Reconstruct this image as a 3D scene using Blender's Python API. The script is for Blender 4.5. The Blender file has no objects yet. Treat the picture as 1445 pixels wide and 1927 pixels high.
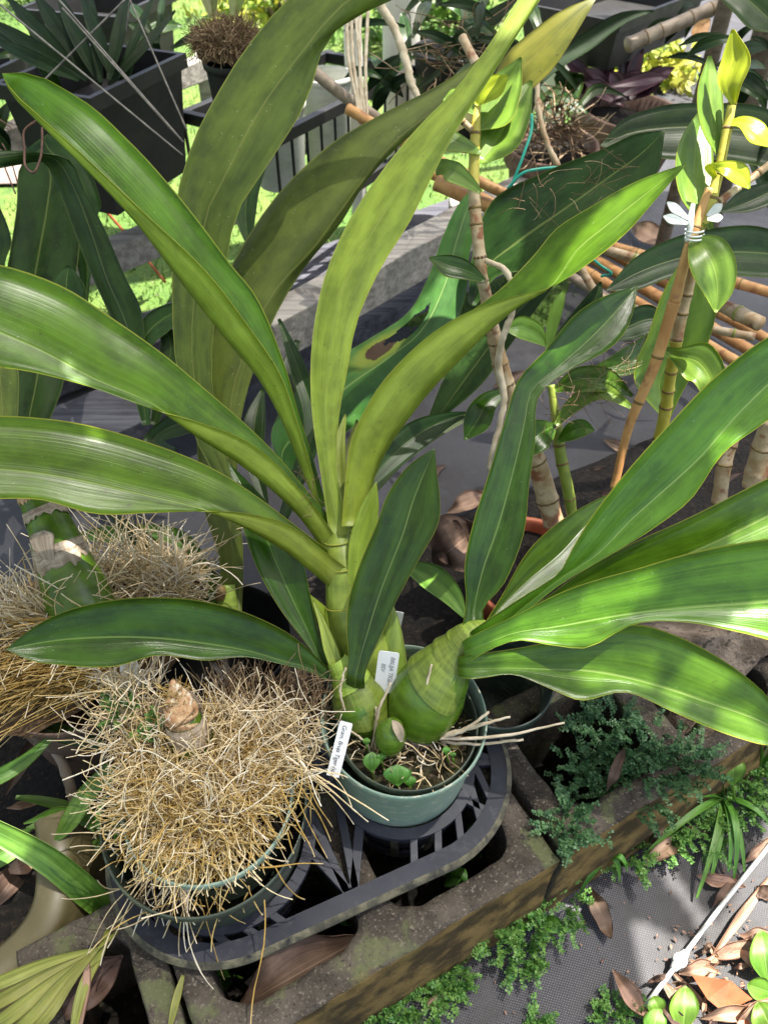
import bpy, bmesh, math, random
import numpy as np
from mathutils import Vector, Matrix, Euler, noise as mnoise

random.seed(7); rng = np.random.default_rng(7)
S = bpy.context.scene
COL = S.collection
R = math.radians

# ------------------------------------------------------------------ camera
FPX = 1447.0                     # focal length in photo pixels (1445 x 1927)
cam_d = bpy.data.cameras.new('camera'); cam = bpy.data.objects.new('camera', cam_d); COL.objects.link(cam)
cam.location = (0, 0, 1.0); cam.rotation_euler = (R(45), 0, 0)
cam_d.sensor_fit = 'VERTICAL'; cam_d.sensor_height = 24; cam_d.lens = 24 * FPX / 1927
cam_d.clip_start = 0.02; cam_d.clip_end = 500
cam_d.dof.use_dof = True; cam_d.dof.focus_distance = 0.84; cam_d.dof.aperture_fstop = 5.6
S.camera = cam
# ------------------------------------------------------------------ light
SUN_SHIFT = (0.30, 0.10)        # towards the sun, per metre of height
sv = Vector((SUN_SHIFT[0], SUN_SHIFT[1], 1)).normalized()
world = bpy.data.worlds.new('World'); S.world = world; world.use_nodes = True
wn = world.node_tree; bg = wn.nodes['Background']
sky = wn.nodes.new('ShaderNodeTexSky'); sky.sky_type = 'NISHITA'; sky.sun_disc = False
sky.sun_elevation = math.asin(sv.z); sky.sun_rotation = math.atan2(sv.x, sv.y)
sky.air_density = 1.0; sky.dust_density = 5.0; sky.ozone_density = 0.3
wn.links.new(sky.outputs[0], bg.inputs[0]); bg.inputs[1].default_value = 0.10
sun_d = bpy.data.lights.new('sun', 'SUN'); sun = bpy.data.objects.new('sun', sun_d); COL.objects.link(sun)
sun_d.energy = 5.0; sun_d.angle = R(0.5); sun_d.color = (1, .95, .86)
sun.rotation_euler = sv.to_track_quat('Z', 'Y').to_euler()
S.view_settings.view_transform = 'Standard'; S.view_settings.look = 'None'
S.view_settings.exposure = 1.9; S.view_settings.gamma = 1
S.cycles.max_bounces = 8; S.cycles.diffuse_bounces = 4; S.cycles.glossy_bounces = 3
S.cycles.transparent_max_bounces = 6; S.cycles.transmission_bounces = 5

# ------------------------------------------------------------------ helpers
SQ = math.sqrt(.5); GZ = -0.04
def D(px, py):
    a = (963.5 - py) / FPX
    return np.array([(px - 722.5) / FPX, SQ + SQ * a, -SQ + SQ * a])
def P(px, py, d): return np.array([0, 0, 1.]) + D(px, py) * d
def G(px, py, z=GZ):
    v = D(px, py); return np.array([0, 0, 1.]) + v * ((1 - z) / -v[2])

def tag(o, label=None, cat=None, group=None, kind=None):
    if label: o['label'] = label
    if cat: o['category'] = cat
    if group: o['group'] = group
    if kind: o['kind'] = kind
    return o
def attach(o, par):
    COL.objects.link(o)
    if par is not None:
        o.parent = par; o.matrix_parent_inverse = Matrix.Translation(-Vector(ABS[par.name]))
    ABS[o.name] = (0, 0, 0)      # meshes carry world coordinates
    return o
ABS = {}
def thing(name, label, cat, loc, group=None):
    o = bpy.data.objects.new(name, None); o.empty_display_size = .02
    COL.objects.link(o); o.location = Vector([float(v) for v in loc]); ABS[o.name] = tuple(o.location)
    return tag(o, label, cat, group)
def mk(name, V, Fc, mats, par=None, smooth=True, uv=None, mi=None):
    me = bpy.data.meshes.new(name); me.from_pydata([tuple(v) for v in V], [], [tuple(f) for f in Fc])
    for m in (mats if isinstance(mats, (list, tuple)) else [mats]): me.materials.append(m)
    if smooth: me.polygons.foreach_set('use_smooth', [True] * len(me.polygons))
    if mi is not None: me.polygons.foreach_set('material_index', list(mi))
    if uv is not None:
        l = me.uv_layers.new(name='UVMap'); vi = np.empty(len(me.loops), int); me.loops.foreach_get('vertex_index', vi)
        l.data.foreach_set('uv', np.asarray(uv, float)[vi].ravel())
    me.update()
    o = bpy.data.objects.new(name, me); attach(o, par)
    return o
def bmk(name, bm, mats, par=None, smooth=False):
    me = bpy.data.meshes.new(name); bm.to_mesh(me); bm.free()
    for m in (mats if isinstance(mats, (list, tuple)) else [mats]): me.materials.append(m)
    if smooth: me.polygons.foreach_set('use_smooth', [True] * len(me.polygons))
    o = bpy.data.objects.new(name, me); return attach(o, par)

def cr(A, n):
    """smooth resample of rows A (k x m) to n rows, chord parameter on columns 2:4"""
    A = np.asarray(A, float); k = len(A)
    seg = np.linalg.norm(np.diff(A[:, 2:4], axis=0), axis=1) + 1e-6 if A.shape[1] >= 4 else np.ones(k - 1)
    t = np.concatenate([[0], np.cumsum(seg)])
    m = np.zeros_like(A)
    for i in range(k):
        if i == 0: m[i] = (A[1] - A[0]) / (t[1] - t[0])
        elif i == k - 1: m[i] = (A[-1] - A[-2]) / (t[-1] - t[-2])
        else:
            h0, h1 = t[i] - t[i-1], t[i+1] - t[i]
            m[i] = ((A[i] - A[i-1]) / h0 * h1 + (A[i+1] - A[i]) / h1 * h0) / (h0 + h1)
    ts = np.linspace(0, t[-1], n); out = []
    for x in ts:
        i = min(max(np.searchsorted(t, x) - 1, 0), k - 2); h = t[i+1] - t[i]; s = (x - t[i]) / h
        out.append((2*s**3-3*s**2+1)*A[i] + (s**3-2*s**2+s)*h*m[i] + (-2*s**3+3*s**2)*A[i+1] + (s**3-s**2)*h*m[i+1])
    return np.array(out)

CAMP = np.array([0, 0, 1.])
def leaf(par, st, mats, name='leaf', see='top', q=.7, n=26, bul=.05, fold=.22, wav=.011, th=.0009, hole=None, label=None, K=4):
    """st rows base->tip: (Lx,Ly,Mx,My,Rx,Ry,d[,dL,dR]) edges and midrib in photo pixels with their depth in metres.
    mats = (upper side, under side)"""
    rows = []
    for s in st:
        s = list(s)
        if len(s) == 7:
            w = math.hypot(s[0]-s[4], s[1]-s[5]) / 2 / FPX * s[6]
            f = -fold * w if see == 'top' else fold * w
            s += [f, f]
        rows.append(s)
    A = cr(rows, n)
    V = []; UV = []; vlen = 0; ph = random.uniform(0, 6)
    prev = None
    for i, a in enumerate(A):
        PL = P(a[0], a[1], a[6] + a[7]); PM = P(a[2], a[3], a[6]); PR = P(a[4], a[5], a[6] + a[8])
        if prev is not None: vlen += np.linalg.norm(PM - prev)
        prev = PM
        tc = CAMP - PM; tc /= np.linalg.norm(tc)
        wid = np.linalg.norm(PL - PR)
        for j in range(2 * K + 1):
            if j <= K: t = j / K; p = PL * (1 - t) + PM * t; b = np.linalg.norm(PL - PM)
            else: t = (j - K) / K; p = PM * (1 - t) + PR * t; b = np.linalg.norm(PM - PR)
            p = p + tc * (bul * b * 4 * t * (1 - t))
            if wav:
                e = abs(j / K - 1) ** 2
                p = p + tc * (wav * wid * e * math.sin(i * .9 + ph + (j > K) * 1.3))
            V.append(p); UV.append((j / (2 * K), vlen * 10))
    V = np.array(V); c = 2 * K + 1
    gr = V.reshape(n, c, 3)
    du = np.gradient(gr, axis=1); dv = np.gradient(gr, axis=0)
    N = np.cross(du, dv); N /= (np.linalg.norm(N, axis=2, keepdims=True) + 1e-12)
    iq = int(q * (n - 1))
    wl = np.linalg.norm(gr[iq, 0] - gr[iq, K]); wr = np.linalg.norm(gr[iq, K] - gr[iq, -1])
    jq = K // 2 if wl > wr else K + K // 2
    facing = np.dot(N[iq, jq], CAMP - gr[iq, jq]) > 0
    up_is_N = facing if see == 'top' else not facing
    sgn = 1 if up_is_N else -1
    # shell: first sheet = upper side, second = under side
    V2 = (gr - N * th * sgn).reshape(-1, 3)
    F1 = []; F2 = []
    for i in range(n - 1):
        for j in range(c - 1):
            if hole:
                u = (j + .5) / (c - 1); v = (i + .5) / (n - 1)
                if any(((u - h[0]) / h[2]) ** 2 + ((v - h[1]) / h[3]) ** 2 < 1 for h in hole): continue
            f = (i*c+j, i*c+j+1, (i+1)*c+j+1, (i+1)*c+j)
            g = tuple(x + n*c for x in f)
            if sgn > 0: F1.append(f); F2.append(g[::-1])
            else: F1.append(f[::-1]); F2.append(g)
    rim = []
    ring = [(i, 0) for i in range(n)] + [(n-1, j) for j in range(1, c)] + [(i, c-1) for i in range(n-2, -1, -1)] + [(0, j) for j in range(c-2, 0, -1)]
    ids = [i*c+j for i, j in ring]
    for a, b in zip(ids, ids[1:] + ids[:1]):
        f = (a, b, b + n*c, a + n*c); rim.append(f if sgn < 0 else f[::-1])
    mi = [0] * len(F1) + [1] * len(F2) + [0] * len(rim)
    o = mk(name, np.vstack([V, V2]), F1 + F2 + rim, list(mats), par, True, UV + UV, mi)
    if label: o['label'] = label
    return o
def W(pts, off=0.0, sk=0.0):
    """centre line (x,y,width,d) -> stations; off shifts the midrib, sk tilts the blade in depth"""
    pts = [list(p) for p in pts]; out = []
    for i, p in enumerate(pts):
        a = pts[max(i-1, 0)]; b = pts[min(i+1, len(pts)-1)]
        tx, ty = b[0]-a[0], b[1]-a[1]; l = math.hypot(tx, ty) or 1
        nx, ny = ty / l, -tx / l; w = p[2] / 2; h = w / FPX * p[3]
        out.append((p[0]-nx*w, p[1]-ny*w, p[0]+nx*w*off, p[1]+ny*w*off, p[0]+nx*w, p[1]+ny*w, p[3], -.2*h - sk*h, -.2*h + sk*h))
    return out
def sweep(pts, rad, sides=10, cap=True):
    """tube along 3d points"""
    pts = np.asarray(pts, float); n = len(pts); rad = np.broadcast_to(np.asarray(rad, float), (n,))
    T = np.gradient(pts, axis=0); T /= np.linalg.norm(T, axis=1, keepdims=True) + 1e-12
    up = np.array([.3, .2, 1.]); 
    if abs(np.dot(T[0], up / np.linalg.norm(up))) > .9: up = np.array([1., .3, 0])
    V = []
    u = np.cross(T[0], up); u /= np.linalg.norm(u)
    for i in range(n):
        u = u - T[i] * np.dot(u, T[i]); u /= np.linalg.norm(u); v = np.cross(T[i], u)
        for k in range(sides):
            a = 2 * math.pi * k / sides; V.append(pts[i] + rad[i] * (math.cos(a) * u + math.sin(a) * v))
    Fc = []
    for i in range(n - 1):
        for k in range(sides):
            k2 = (k + 1) % sides; Fc.append((i*sides+k, i*sides+k2, (i+1)*sides+k2, (i+1)*sides+k))
    if cap: Fc.append(tuple(range(sides))[::-1]); Fc.append(tuple((n-1)*sides+k for k in range(sides)))
    return V, Fc
def tube(par, name, pts, mat, sides=10, n=None, node=None, jit=0, label=None):
    """pts (px,py,d,radius px)"""
    A = np.array([[p[2], 0, p[0], p[1], p[3]] for p in pts], float); n = n or 8 * (len(pts) - 1) + 1
    B = cr(A, n)
    X = np.array([P(b[2], b[3], b[0]) for b in B]); rad = np.array([b[4] / FPX * b[0] for b in B])
    if jit: X = X + rng.normal(0, jit, X.shape); rad = rad * (1 + rng.normal(0, .05, n))
    V, Fc = sweep(X, rad, sides)
    uv = [(k / sides, i / n * 10) for i in range(n) for k in range(sides)]
    o = mk(name, V, Fc, mat, par, True, uv)
    if label: o['label'] = label
    return o
def cane(par, pts, mat, ringmat, step=45, name='cane', ring=1.05):
    """jointed cane: one swept body with swollen nodes plus dark node rings as parts"""
    A = np.array([[p[2], 0, p[0], p[1], p[3]] for p in pts], float)
    L = np.sum(np.linalg.norm(np.diff(A[:, 2:4], axis=0), axis=1)); n = max(12, int(L / 5)); B = cr(A, n)
    X = np.array([P(b[2], b[3], b[0]) for b in B]); rad = np.array([b[4] / FPX * b[0] for b in B])
    k = max(1, int(L / step)); s = np.linspace(0, k, n); s = s + .22*np.sin(s*2.1+L) - .22*math.sin(L); fr = np.abs(s - np.round(s))
    r2 = rad * (1 + .08 * np.exp(-(fr * step / 5) ** 2) - .03 * np.sin(np.pi * (s % 1)))
    V, Fc = sweep(X, r2, 10)
    body = mk(name, V, Fc, mat, par, True, [(j / 10, i / n * 10) for i in range(n) for j in range(10)])
    for m in range(1, k):
        i = int(np.argmin(np.abs(s - m)))
        if 0 < i < n - 1:
            t = X[i+1] - X[i-1]; t /= np.linalg.norm(t); h = .0016
            V, Fc = sweep([X[i] - t*h, X[i], X[i] + t*h], [r2[i]*1.0, r2[i]*ring, r2[i]*1.0], 10)
            mk('node_ring', V, Fc, ringmat, body)
def lathe(prof, c, axis=(0, 0, 1), seg=48, wob=0):
    q = Vector((0, 0, 1)).rotation_difference(Vector(axis).normalized()); V = []; Fc = []
    for i, (r, z) in enumerate(prof):
        for k in range(seg):
            a = 2 * math.pi * k / seg; rr = r * (1 + wob * math.sin(2 * a + 1) + wob * .6 * math.sin(3 * a))
            v = q @ Vector((rr * math.cos(a), rr * math.sin(a), z)); V.append((v.x + c[0], v.y + c[1], v.z + c[2]))
    for i in range(len(prof) - 1):
        for k in range(seg):
            k2 = (k + 1) % seg; Fc.append((i*seg+k, i*seg+k2, (i+1)*seg+k2, (i+1)*seg+k))
    return V, Fc
def box(c, ax, ay, az, hx, hy, hz, bev=0.0):
    bm = bmesh.new(); bmesh.ops.create_cube(bm, size=2)
    for v in bm.verts:
        p = np.array(c) + np.array(ax)*v.co.x*hx + np.array(ay)*v.co.y*hy + np.array(az)*v.co.z*hz; v.co = Vector(p)
    bmesh.ops.recalc_face_normals(bm, faces=bm.faces)
    if bev: bmesh.ops.bevel(bm, geom=list(bm.edges), offset=bev, segments=2, affect='EDGES', profile=.6)
    return bm
def beam(name, a, b, w, h, mat, par=None, bev=.003, rough=.0):
    """timber from a to b: a, b = top centre line"""
    a = np.array(a, float); b = np.array(b, float); t = b - a; L = np.linalg.norm(t); t /= L
    s = np.cross(t, [0, 0, 1]); s /= np.linalg.norm(s); u = np.cross(s, t)
    bm = box((a + b) / 2 - u * h / 2, t, s, u, L / 2, w / 2, h / 2, bev)
    if rough:
        bmesh.ops.subdivide_edges(bm, edges=[e for e in bm.edges if e.calc_length() > L * .6], cuts=30, use_grid_fill=True)
        for v in bm.verts: v.co += Vector(mnoise.noise_vector(v.co * 14)) * rough
    return bmk(name, bm, mat, par)
def roots(name, X0, D0, L, rad, mat, par=None, curl=.35, grav=-.0, k=9, sides=3, taper=.75):
    """many thin roots as one mesh (stuff)"""
    n = len(X0); X = np.asarray(X0, float).copy(); d = np.asarray(D0, float).copy()
    d /= np.linalg.norm(d, axis=1, keepdims=True); pts = [X.copy()]
    L = np.broadcast_to(L, (n,)); rad = np.broadcast_to(rad, (n,)); cv = rng.normal(0, curl, (n, 3))
    for i in range(k - 1):
        cv = cv * .82 + rng.normal(0, curl, (n, 3)) * .42
        d = d + cv + np.array([0, 0, grav]); d /= np.linalg.norm(d, axis=1, keepdims=True)
        X = X + d * (L / (k - 1))[:, None]; pts.append(X.copy())
    Q = np.stack(pts, 1); T = np.gradient(Q, axis=1); T /= np.linalg.norm(T, axis=2, keepdims=True) + 1e-9
    ref = rng.normal(0, 1, (n, 1, 3)); U = np.cross(T, ref); U /= np.linalg.norm(U, axis=2, keepdims=True) + 1e-9; Vv = np.cross(T, U)
    rr = rad[:, None] * np.linspace(1, taper, k)[None] * (1 + .18 * rng.normal(0, 1, (n, k)))
    rings = []
    for s in range(sides):
        a = 2 * math.pi * s / sides; rings.append(Q + rr[..., None] * (math.cos(a) * U + math.sin(a) * Vv))
    V = np.stack(rings, 2).reshape(-1, 3); base = np.arange(n)[:, None, None] * (k * sides)
    i = np.arange(k - 1)[None, :, None] * sides; s = np.arange(sides)[None, None]; s2 = (s + 1) % sides
    a_, b_, c_, d_ = base + i + s, base + i + s2, base + i + sides + s2, base + i + sides + s
    Fq = np.stack([a_, b_, c_, d_], -1).reshape(-1, 4)
    hue = np.repeat(rng.random(n), k * sides); along = np.tile(np.repeat(np.linspace(0, 1, k), sides), n)
    return fastmesh(name, V, Fq, mat, par, np.stack([hue, along], 1))
def fastmesh(name, V, Fq, mat, par=None, uv=None, smooth=True):
    me = bpy.data.meshes.new(name); V = np.asarray(V, np.float32); Fq = np.asarray(Fq, np.int32); m, q = Fq.shape
    me.vertices.add(len(V)); me.vertices.foreach_set('co', V.ravel())
    me.loops.add(m * q); me.loops.foreach_set('vertex_index', Fq.ravel())
    me.polygons.add(m); me.polygons.foreach_set('loop_start', np.arange(0, m * q, q, dtype=np.int32))
    me.polygons.foreach_set('use_smooth', np.full(m, smooth))
    if uv is not None:
        l = me.uv_layers.new(name='UVMap'); l.data.foreach_set('uv', np.asarray(uv, np.float32)[Fq.ravel()].ravel())
    me.materials.append(mat); me.update(calc_edges=True); me.validate()
    o = bpy.data.objects.new(name, me); return attach(o, par)

# ------------------------------------------------------------------ materials
class NT:
    def __init__(s, name):
        s.m = bpy.data.materials.new(name); s.m.use_nodes = True; s.t = s.m.node_tree
        s.b = s.t.nodes['Principled BSDF']; s.o = s.t.nodes['Material Output']
    def n(s, ty, **k):
        nd = s.t.nodes.new('ShaderNode' + ty)
        for a, v in k.items(): setattr(nd, a, v)
        return nd
    def l(s, a, b): s.t.links.new(a, b)
    def val(s, sock, v):
        if hasattr(v, 'is_linked') or isinstance(v, bpy.types.NodeSocket): s.l(v, sock)
        else: sock.default_value = v
    def math(s, op, a, b=0.0, c=0.0, clamp=False):
        nd = s.n('Math', operation=op, use_clamp=clamp)
        for i, v in enumerate((a, b, c)): s.val(nd.inputs[i], v)
        return nd.outputs[0]
    def mix(s, f, a, b, bt='MIX'):
        nd = s.n('MixRGB', blend_type=bt); s.val(nd.inputs[0], f)
        for i, v in ((1, a), (2, b)):
            s.val(nd.inputs[i], v if isinstance(v, bpy.types.NodeSocket) else (*v, 1) if len(v) == 3 else v)
        return nd.outputs[0]
    def ramp(s, f, a, b):
        nd = s.n('MapRange', clamp=True, interpolation_type='SMOOTHSTEP'); s.val(nd.inputs[0], f)
        nd.inputs[1].default_value = a; nd.inputs[2].default_value = b; return nd.outputs[0]
    def noise(s, vec, scale, detail=3, rough=.55):
        nd = s.n('TexNoise'); nd.inputs['Scale'].default_value = scale; nd.inputs['Detail'].default_value = detail
        nd.inputs['Roughness'].default_value = rough
        if vec is not None: s.l(vec, nd.inputs['Vector'])
        return nd.outputs['Fac']
    def bump(s, h, st=.3, dist=.001):
        nd = s.n('Bump'); nd.inputs['Strength'].default_value = st; nd.inputs['Distance'].default_value = dist
        s.l(h, nd.inputs['Height']); s.l(nd.outputs[0], s.b.inputs['Normal'])
    def pos(s): return s.n('NewGeometry').outputs['Position']
def leafmat(name, c1, c2, mid, edge, rough=.36, trans=.18, veins=.35, fleck=0.0, spots=0.0, tcol=None, spec=.5, brown=None):
    t = NT(name); uvn = t.n('UVMap'); uvn.uv_map = 'UVMap'; sep = t.n('SeparateXYZ'); t.l(uvn.outputs[0], sep.inputs[0])
    u, v = sep.outputs[0], sep.outputs[1]; rnd = t.n('ObjectInfo').outputs['Random']
    def vec(su, sv):
        c = t.n('CombineXYZ'); t.l(t.math('MULTIPLY', u, su), c.inputs[0]); t.l(t.math('MULTIPLY', v, sv), c.inputs[1])
        t.l(t.math('MULTIPLY', rnd, 37.0), c.inputs[2]); return c.outputs[0]
    pos = t.pos()
    c1 = tuple(x * .74 for x in c1); c2 = tuple(x * 1.12 for x in c2)
    blot = t.noise(vec(2.6, .8), 1.6, 5, .6); col = t.mix(t.ramp(blot, .30, .70), c1, c2)
    col = t.mix(t.math('MULTIPLY', t.ramp(t.noise(pos, 60, 3), .4, .75), .25), col, tuple(min(1, x * 1.5) for x in c2))
    vn = t.noise(vec(64, .18), 1.0, 3, .6); vv = t.ramp(vn, .48, .72)
    col = t.mix(t.math('MULTIPLY', vv, veins * .55), col, tuple(x * 1.35 for x in c2))
    vd = t.ramp(t.noise(vec(24, .18), 1.0, 1), .52, .75); col = t.mix(t.math('MULTIPLY', vd, veins * .6), col, tuple(x * .65 for x in c1))
    am = t.math('ABSOLUTE', t.math('SUBTRACT', u, .5)); mm = t.math('SUBTRACT', 1.0, t.ramp(am, .004, .022))
    if mid: col = t.mix(t.math('MULTIPLY', mm, .7), col, mid)
    if edge:
        em = t.ramp(am, .483, .495); col = t.mix(t.math('MULTIPLY', em, .85), col, edge)
    if fleck:
        fl = t.ramp(t.noise(pos, 420, 2), .70, .76); reg = t.ramp(t.noise(pos, 25, 2), .42, .6)
        col = t.mix(t.math('MULTIPLY', t.math('MULTIPLY', fl, reg), fleck), col, (.62, .64, .5))
    if spots:
        sp = t.ramp(t.noise(pos, 150, 1), .735, .76); col = t.mix(t.math('MULTIPLY', sp, spots), col, (.05, .035, .015))
    if brown:  # (u0,v0,ru,rv): scorched tissue round a tear
        du = t.math('DIVIDE', t.math('SUBTRACT', u, brown[0]), brown[2]); dv = t.math('DIVIDE', t.math('SUBTRACT', v, brown[1]), brown[3])
        dd = t.math('SQRT', t.math('ADD', t.math('MULTIPLY', du, du), t.math('MULTIPLY', dv, dv)))
        dd = t.math('ADD', dd, t.math('MULTIPLY', t.math('SUBTRACT', t.noise(pos, 90, 3), .5), .9))
        col = t.mix(t.math('SUBTRACT', 1.0, t.ramp(dd, 1.15, 2.4)), col, (.18, .22, .022))
        col = t.mix(t.math('SUBTRACT', 1.0, t.ramp(dd, .98, 1.12)), col, (.05, .022, .012))
    hs = t.n('HueSaturation'); t.l(col, hs.inputs['Color']); t.l(t.math('MULTIPLY_ADD', rnd, .3, .85), hs.inputs['Value'])
    t.l(t.math('MULTIPLY_ADD', rnd, .02, .49), hs.inputs['Hue']); col = hs.outputs[0]
    t.l(col, t.b.inputs['Base Color']); t.b.inputs['Specular IOR Level'].default_value = spec
    t.l(t.math('MULTIPLY_ADD', t.noise(pos, 28, 5), .24, rough - .12), t.b.inputs['Roughness'])
    h = t.math('ADD', t.math('MULTIPLY', vn, .7), t.math('MULTIPLY', mm, -.7)); h = t.math('ADD', h, t.math('MULTIPLY', t.noise(pos, 30, 2), .8))
    t.bump(h, .27, .0014)
    if trans:
        tr = t.n('BsdfTranslucent'); t.l(t.mix(.5, col, tcol or tuple(min(1, x * 3) for x in c2)), tr.inputs[0])
        ms = t.n('MixShader'); ms.inputs[0].default_value = trans; t.l(t.b.outputs[0], ms.inputs[1]); t.l(tr.outputs[0], ms.inputs[2]); t.l(ms.outputs[0], t.o.inputs[0])
    return t.m
def solid(name, c1, c2, scale=20, rough=.6, bump=.3, bscale=None, detail=5, c3=None, s3=60, lo=.35, hi=.65, dist=.002, spec=.4, metal=0):
    t = NT(name); pos = t.pos(); f = t.ramp(t.noise(pos, scale, detail), lo, hi); col = t.mix(f, c1, c2)
    if c3: col = t.mix(t.ramp(t.noise(pos, s3, 4), .55, .68), col, c3)
    t.l(col, t.b.inputs['Base Color']); t.b.inputs['Roughness'].default_value = rough; t.b.inputs['Specular IOR Level'].default_value = spec
    t.b.inputs['Metallic'].default_value = metal
    if bump: t.bump(t.noise(pos, bscale or scale * 4, 5, .65), bump, dist)
    return t.m
def rootmat(name, c1, c2, c3):
    t = NT(name); uvn = t.n('UVMap'); uvn.uv_map = 'UVMap'; sep = t.n('SeparateXYZ'); t.l(uvn.outputs[0], sep.inputs[0])
    col = t.mix(t.ramp(sep.outputs[0], .1, .8), c1, c2); col = t.mix(t.math('MULTIPLY', t.ramp(sep.outputs[0], .72, .8), .8), col, c3)
    col = t.mix(t.math('MULTIPLY', t.ramp(sep.outputs[1], .75, 1), .5), col, c3)
    col = t.mix(t.math('MULTIPLY', t.ramp(t.noise(t.pos(), 120, 2), .5, .7), .35), col, tuple(x * .5 for x in c1))
    t.l(col, t.b.inputs['Base Color']); t.b.inputs['Roughness'].default_value = .75; t.b.inputs['Specular IOR Level'].default_value = .25
    return t.m
def gloss(name, c, c2, rough, scuff=.0, sc=(.6, .6, .55), ss=40, bump=.1):
    """plastic with grime / scuffs"""
    t = NT(name); pos = t.pos(); col = t.mix(t.ramp(t.noise(pos, 9, 5), .35, .65), c, c2)
    st = t.n('Mapping'); t.l(pos, st.inputs[0]); st.inputs['Scale'].default_value = (1, 1, 3.2); st.inputs['Rotation'].default_value = (.5, .3, .6)
    k = t.math('MULTIPLY', t.ramp(t.noise(st.outputs[0], ss, 7, .75), .52, .62), scuff)
    col = t.mix(k, col, sc); t.l(col, t.b.inputs['Base Color'])
    t.l(t.math('MULTIPLY_ADD', t.noise(pos, 30, 4), .3, rough - .15), t.b.inputs['Roughness']); t.bump(t.noise(pos, 90, 4), bump, .001)
    return t.m

M = {}
MID = (.30, .40, .12); EDGE = (.38, .40, .05)
M['c_top'] = leafmat('leaf_top_green', (.046, .108, .003), (.080, .170, .007), (.20, .30, .06), EDGE, .30, .22, .6, .4, .5, spec=.34)
M['c_und'] = leafmat('leaf_under_yellowgreen', (.180, .245, .018), (.245, .318, .032), (.26, .30, .05), (.40, .40, .06), .44, .16, .45, .45, .4)
M['c_oli'] = leafmat('leaf_under_olive', (.064, .092, .009), (.100, .132, .015), (.17, .185, .04), (.28, .29, .05), .50, .12, .25, .75, .4)
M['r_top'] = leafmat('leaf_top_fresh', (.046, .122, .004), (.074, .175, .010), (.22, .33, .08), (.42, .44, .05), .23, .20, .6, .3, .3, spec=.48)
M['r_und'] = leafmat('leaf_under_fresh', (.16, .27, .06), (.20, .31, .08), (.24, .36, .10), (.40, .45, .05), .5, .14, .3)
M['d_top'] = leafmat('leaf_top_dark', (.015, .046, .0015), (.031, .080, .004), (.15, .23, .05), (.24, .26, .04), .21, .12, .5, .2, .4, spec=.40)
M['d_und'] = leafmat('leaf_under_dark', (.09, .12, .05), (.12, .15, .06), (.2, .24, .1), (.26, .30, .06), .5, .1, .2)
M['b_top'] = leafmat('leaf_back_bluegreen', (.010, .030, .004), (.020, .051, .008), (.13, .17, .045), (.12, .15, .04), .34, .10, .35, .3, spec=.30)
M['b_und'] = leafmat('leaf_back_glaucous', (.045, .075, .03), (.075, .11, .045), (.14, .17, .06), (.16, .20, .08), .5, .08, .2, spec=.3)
M['n_top'] = leafmat('leaf_small_lime', (.10, .21, .022), (.15, .26, .03), (.24, .34, .06), (.42, .45, .04), .30, .22, .1, 0, .3)
M['n_yel'] = leafmat('leaf_small_yellow', (.36, .44, .02), (.42, .50, .03), (.45, .50, .05), (.55, .55, .04), .32, .35, .05)
M['y_lea'] = leafmat('leaf_aging_yellow', (.12, .145, .010), (.18, .175, .016), (.2, .17, .03), (.10, .04, .02), .45, .3, .3, .2, .6)
M['brn'] = leafmat('leaf_scorched', (.030, .095, .014), (.05, .13, .02), (.20, .28, .08), (.16, .22, .06), .38, .12, .25, .2, 0, brown=(.28, 2.5, .115, .26))
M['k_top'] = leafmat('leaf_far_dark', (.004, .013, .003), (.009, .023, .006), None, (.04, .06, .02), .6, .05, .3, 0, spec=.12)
M['purple'] = leafmat('leaf_purple', (.035, .012, .022), (.07, .025, .04), (.09, .04, .05), (.08, .03, .04), .4, .1, .2)
M['strap'] = leafmat('leaf_strap_green', (.06, .16, .018), (.11, .22, .03), (.16, .28, .06), (.2, .3, .06), .38, .15, .5)
M['palm'] = leafmat('leaf_palm_yellow', (.16, .19, .03), (.24, .25, .05), (.3, .3, .08), (.25, .22, .06), .5, .15, .6)
M['dead'] = leafmat('leaf_dead_tan', (.26, .15, .095), (.42, .28, .20), (.42, .28, .19), (.24, .12, .07), .6, .10, .6, 0, .5, spec=.3)
M['dead2'] = leafmat('leaf_dead_brown', (.058, .034, .024), (.115, .074, .054), (.18, .12, .085), (.08, .045, .03), .6, .05, .6, 0, .5, spec=.3)
M['weed'] = leafmat('leaf_weed', (.055, .17, .02), (.09, .23, .03), (.2, .36, .1), None, .42, .2, .3)
M['seedl'] = leafmat('leaf_weed_lime', (.09, .20, .02), (.13, .26, .03), (.35, .5, .15), None, .42, .25, .3)
M['pilea'] = solid('tiny_weed_leaves', (.045, .14, .030), (.13, .26, .055), 130, .5, 0, spec=.35)
M['pileab'] = solid('tiny_weed_leaves_blue', (.030, .090, .036), (.085, .175, .065), 130, .5, 0, spec=.35)
M['cstem'] = leafmat('stem_yellowgreen', (.17, .26, .03), (.24, .33, .045), None, None, .42, 0, .3, .1)
M['bulb'] = leafmat('bulb_green', (.056, .115, .006), (.080, .150, .011), None, None, .25, 0, .15, .2, .3)
M['sheath'] = leafmat('bulb_sheath', (.095, .155, .014), (.155, .215, .032), None, (.35, .33, .1), .34, .03, 1.0, .2)
M['paper'] = leafmat('dry_sheath', (.22, .15, .095), (.40, .33, .26), None, (.3, .18, .1), .75, .05, .8, 0, .5)
M['fiber'] = solid('cut_fibre', (.36, .19, .09), (.55, .38, .22), 160, .8, .9, 500, c3=(.7, .62, .5), s3=120)
M['root'] = rootmat('root_tan', (.44, .28, .075), (.62, .45, .17), (.80, .68, .44))
M['rootp'] = rootmat('root_pale', (.58, .44, .24), (.72, .58, .36), (.86, .79, .66))
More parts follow.
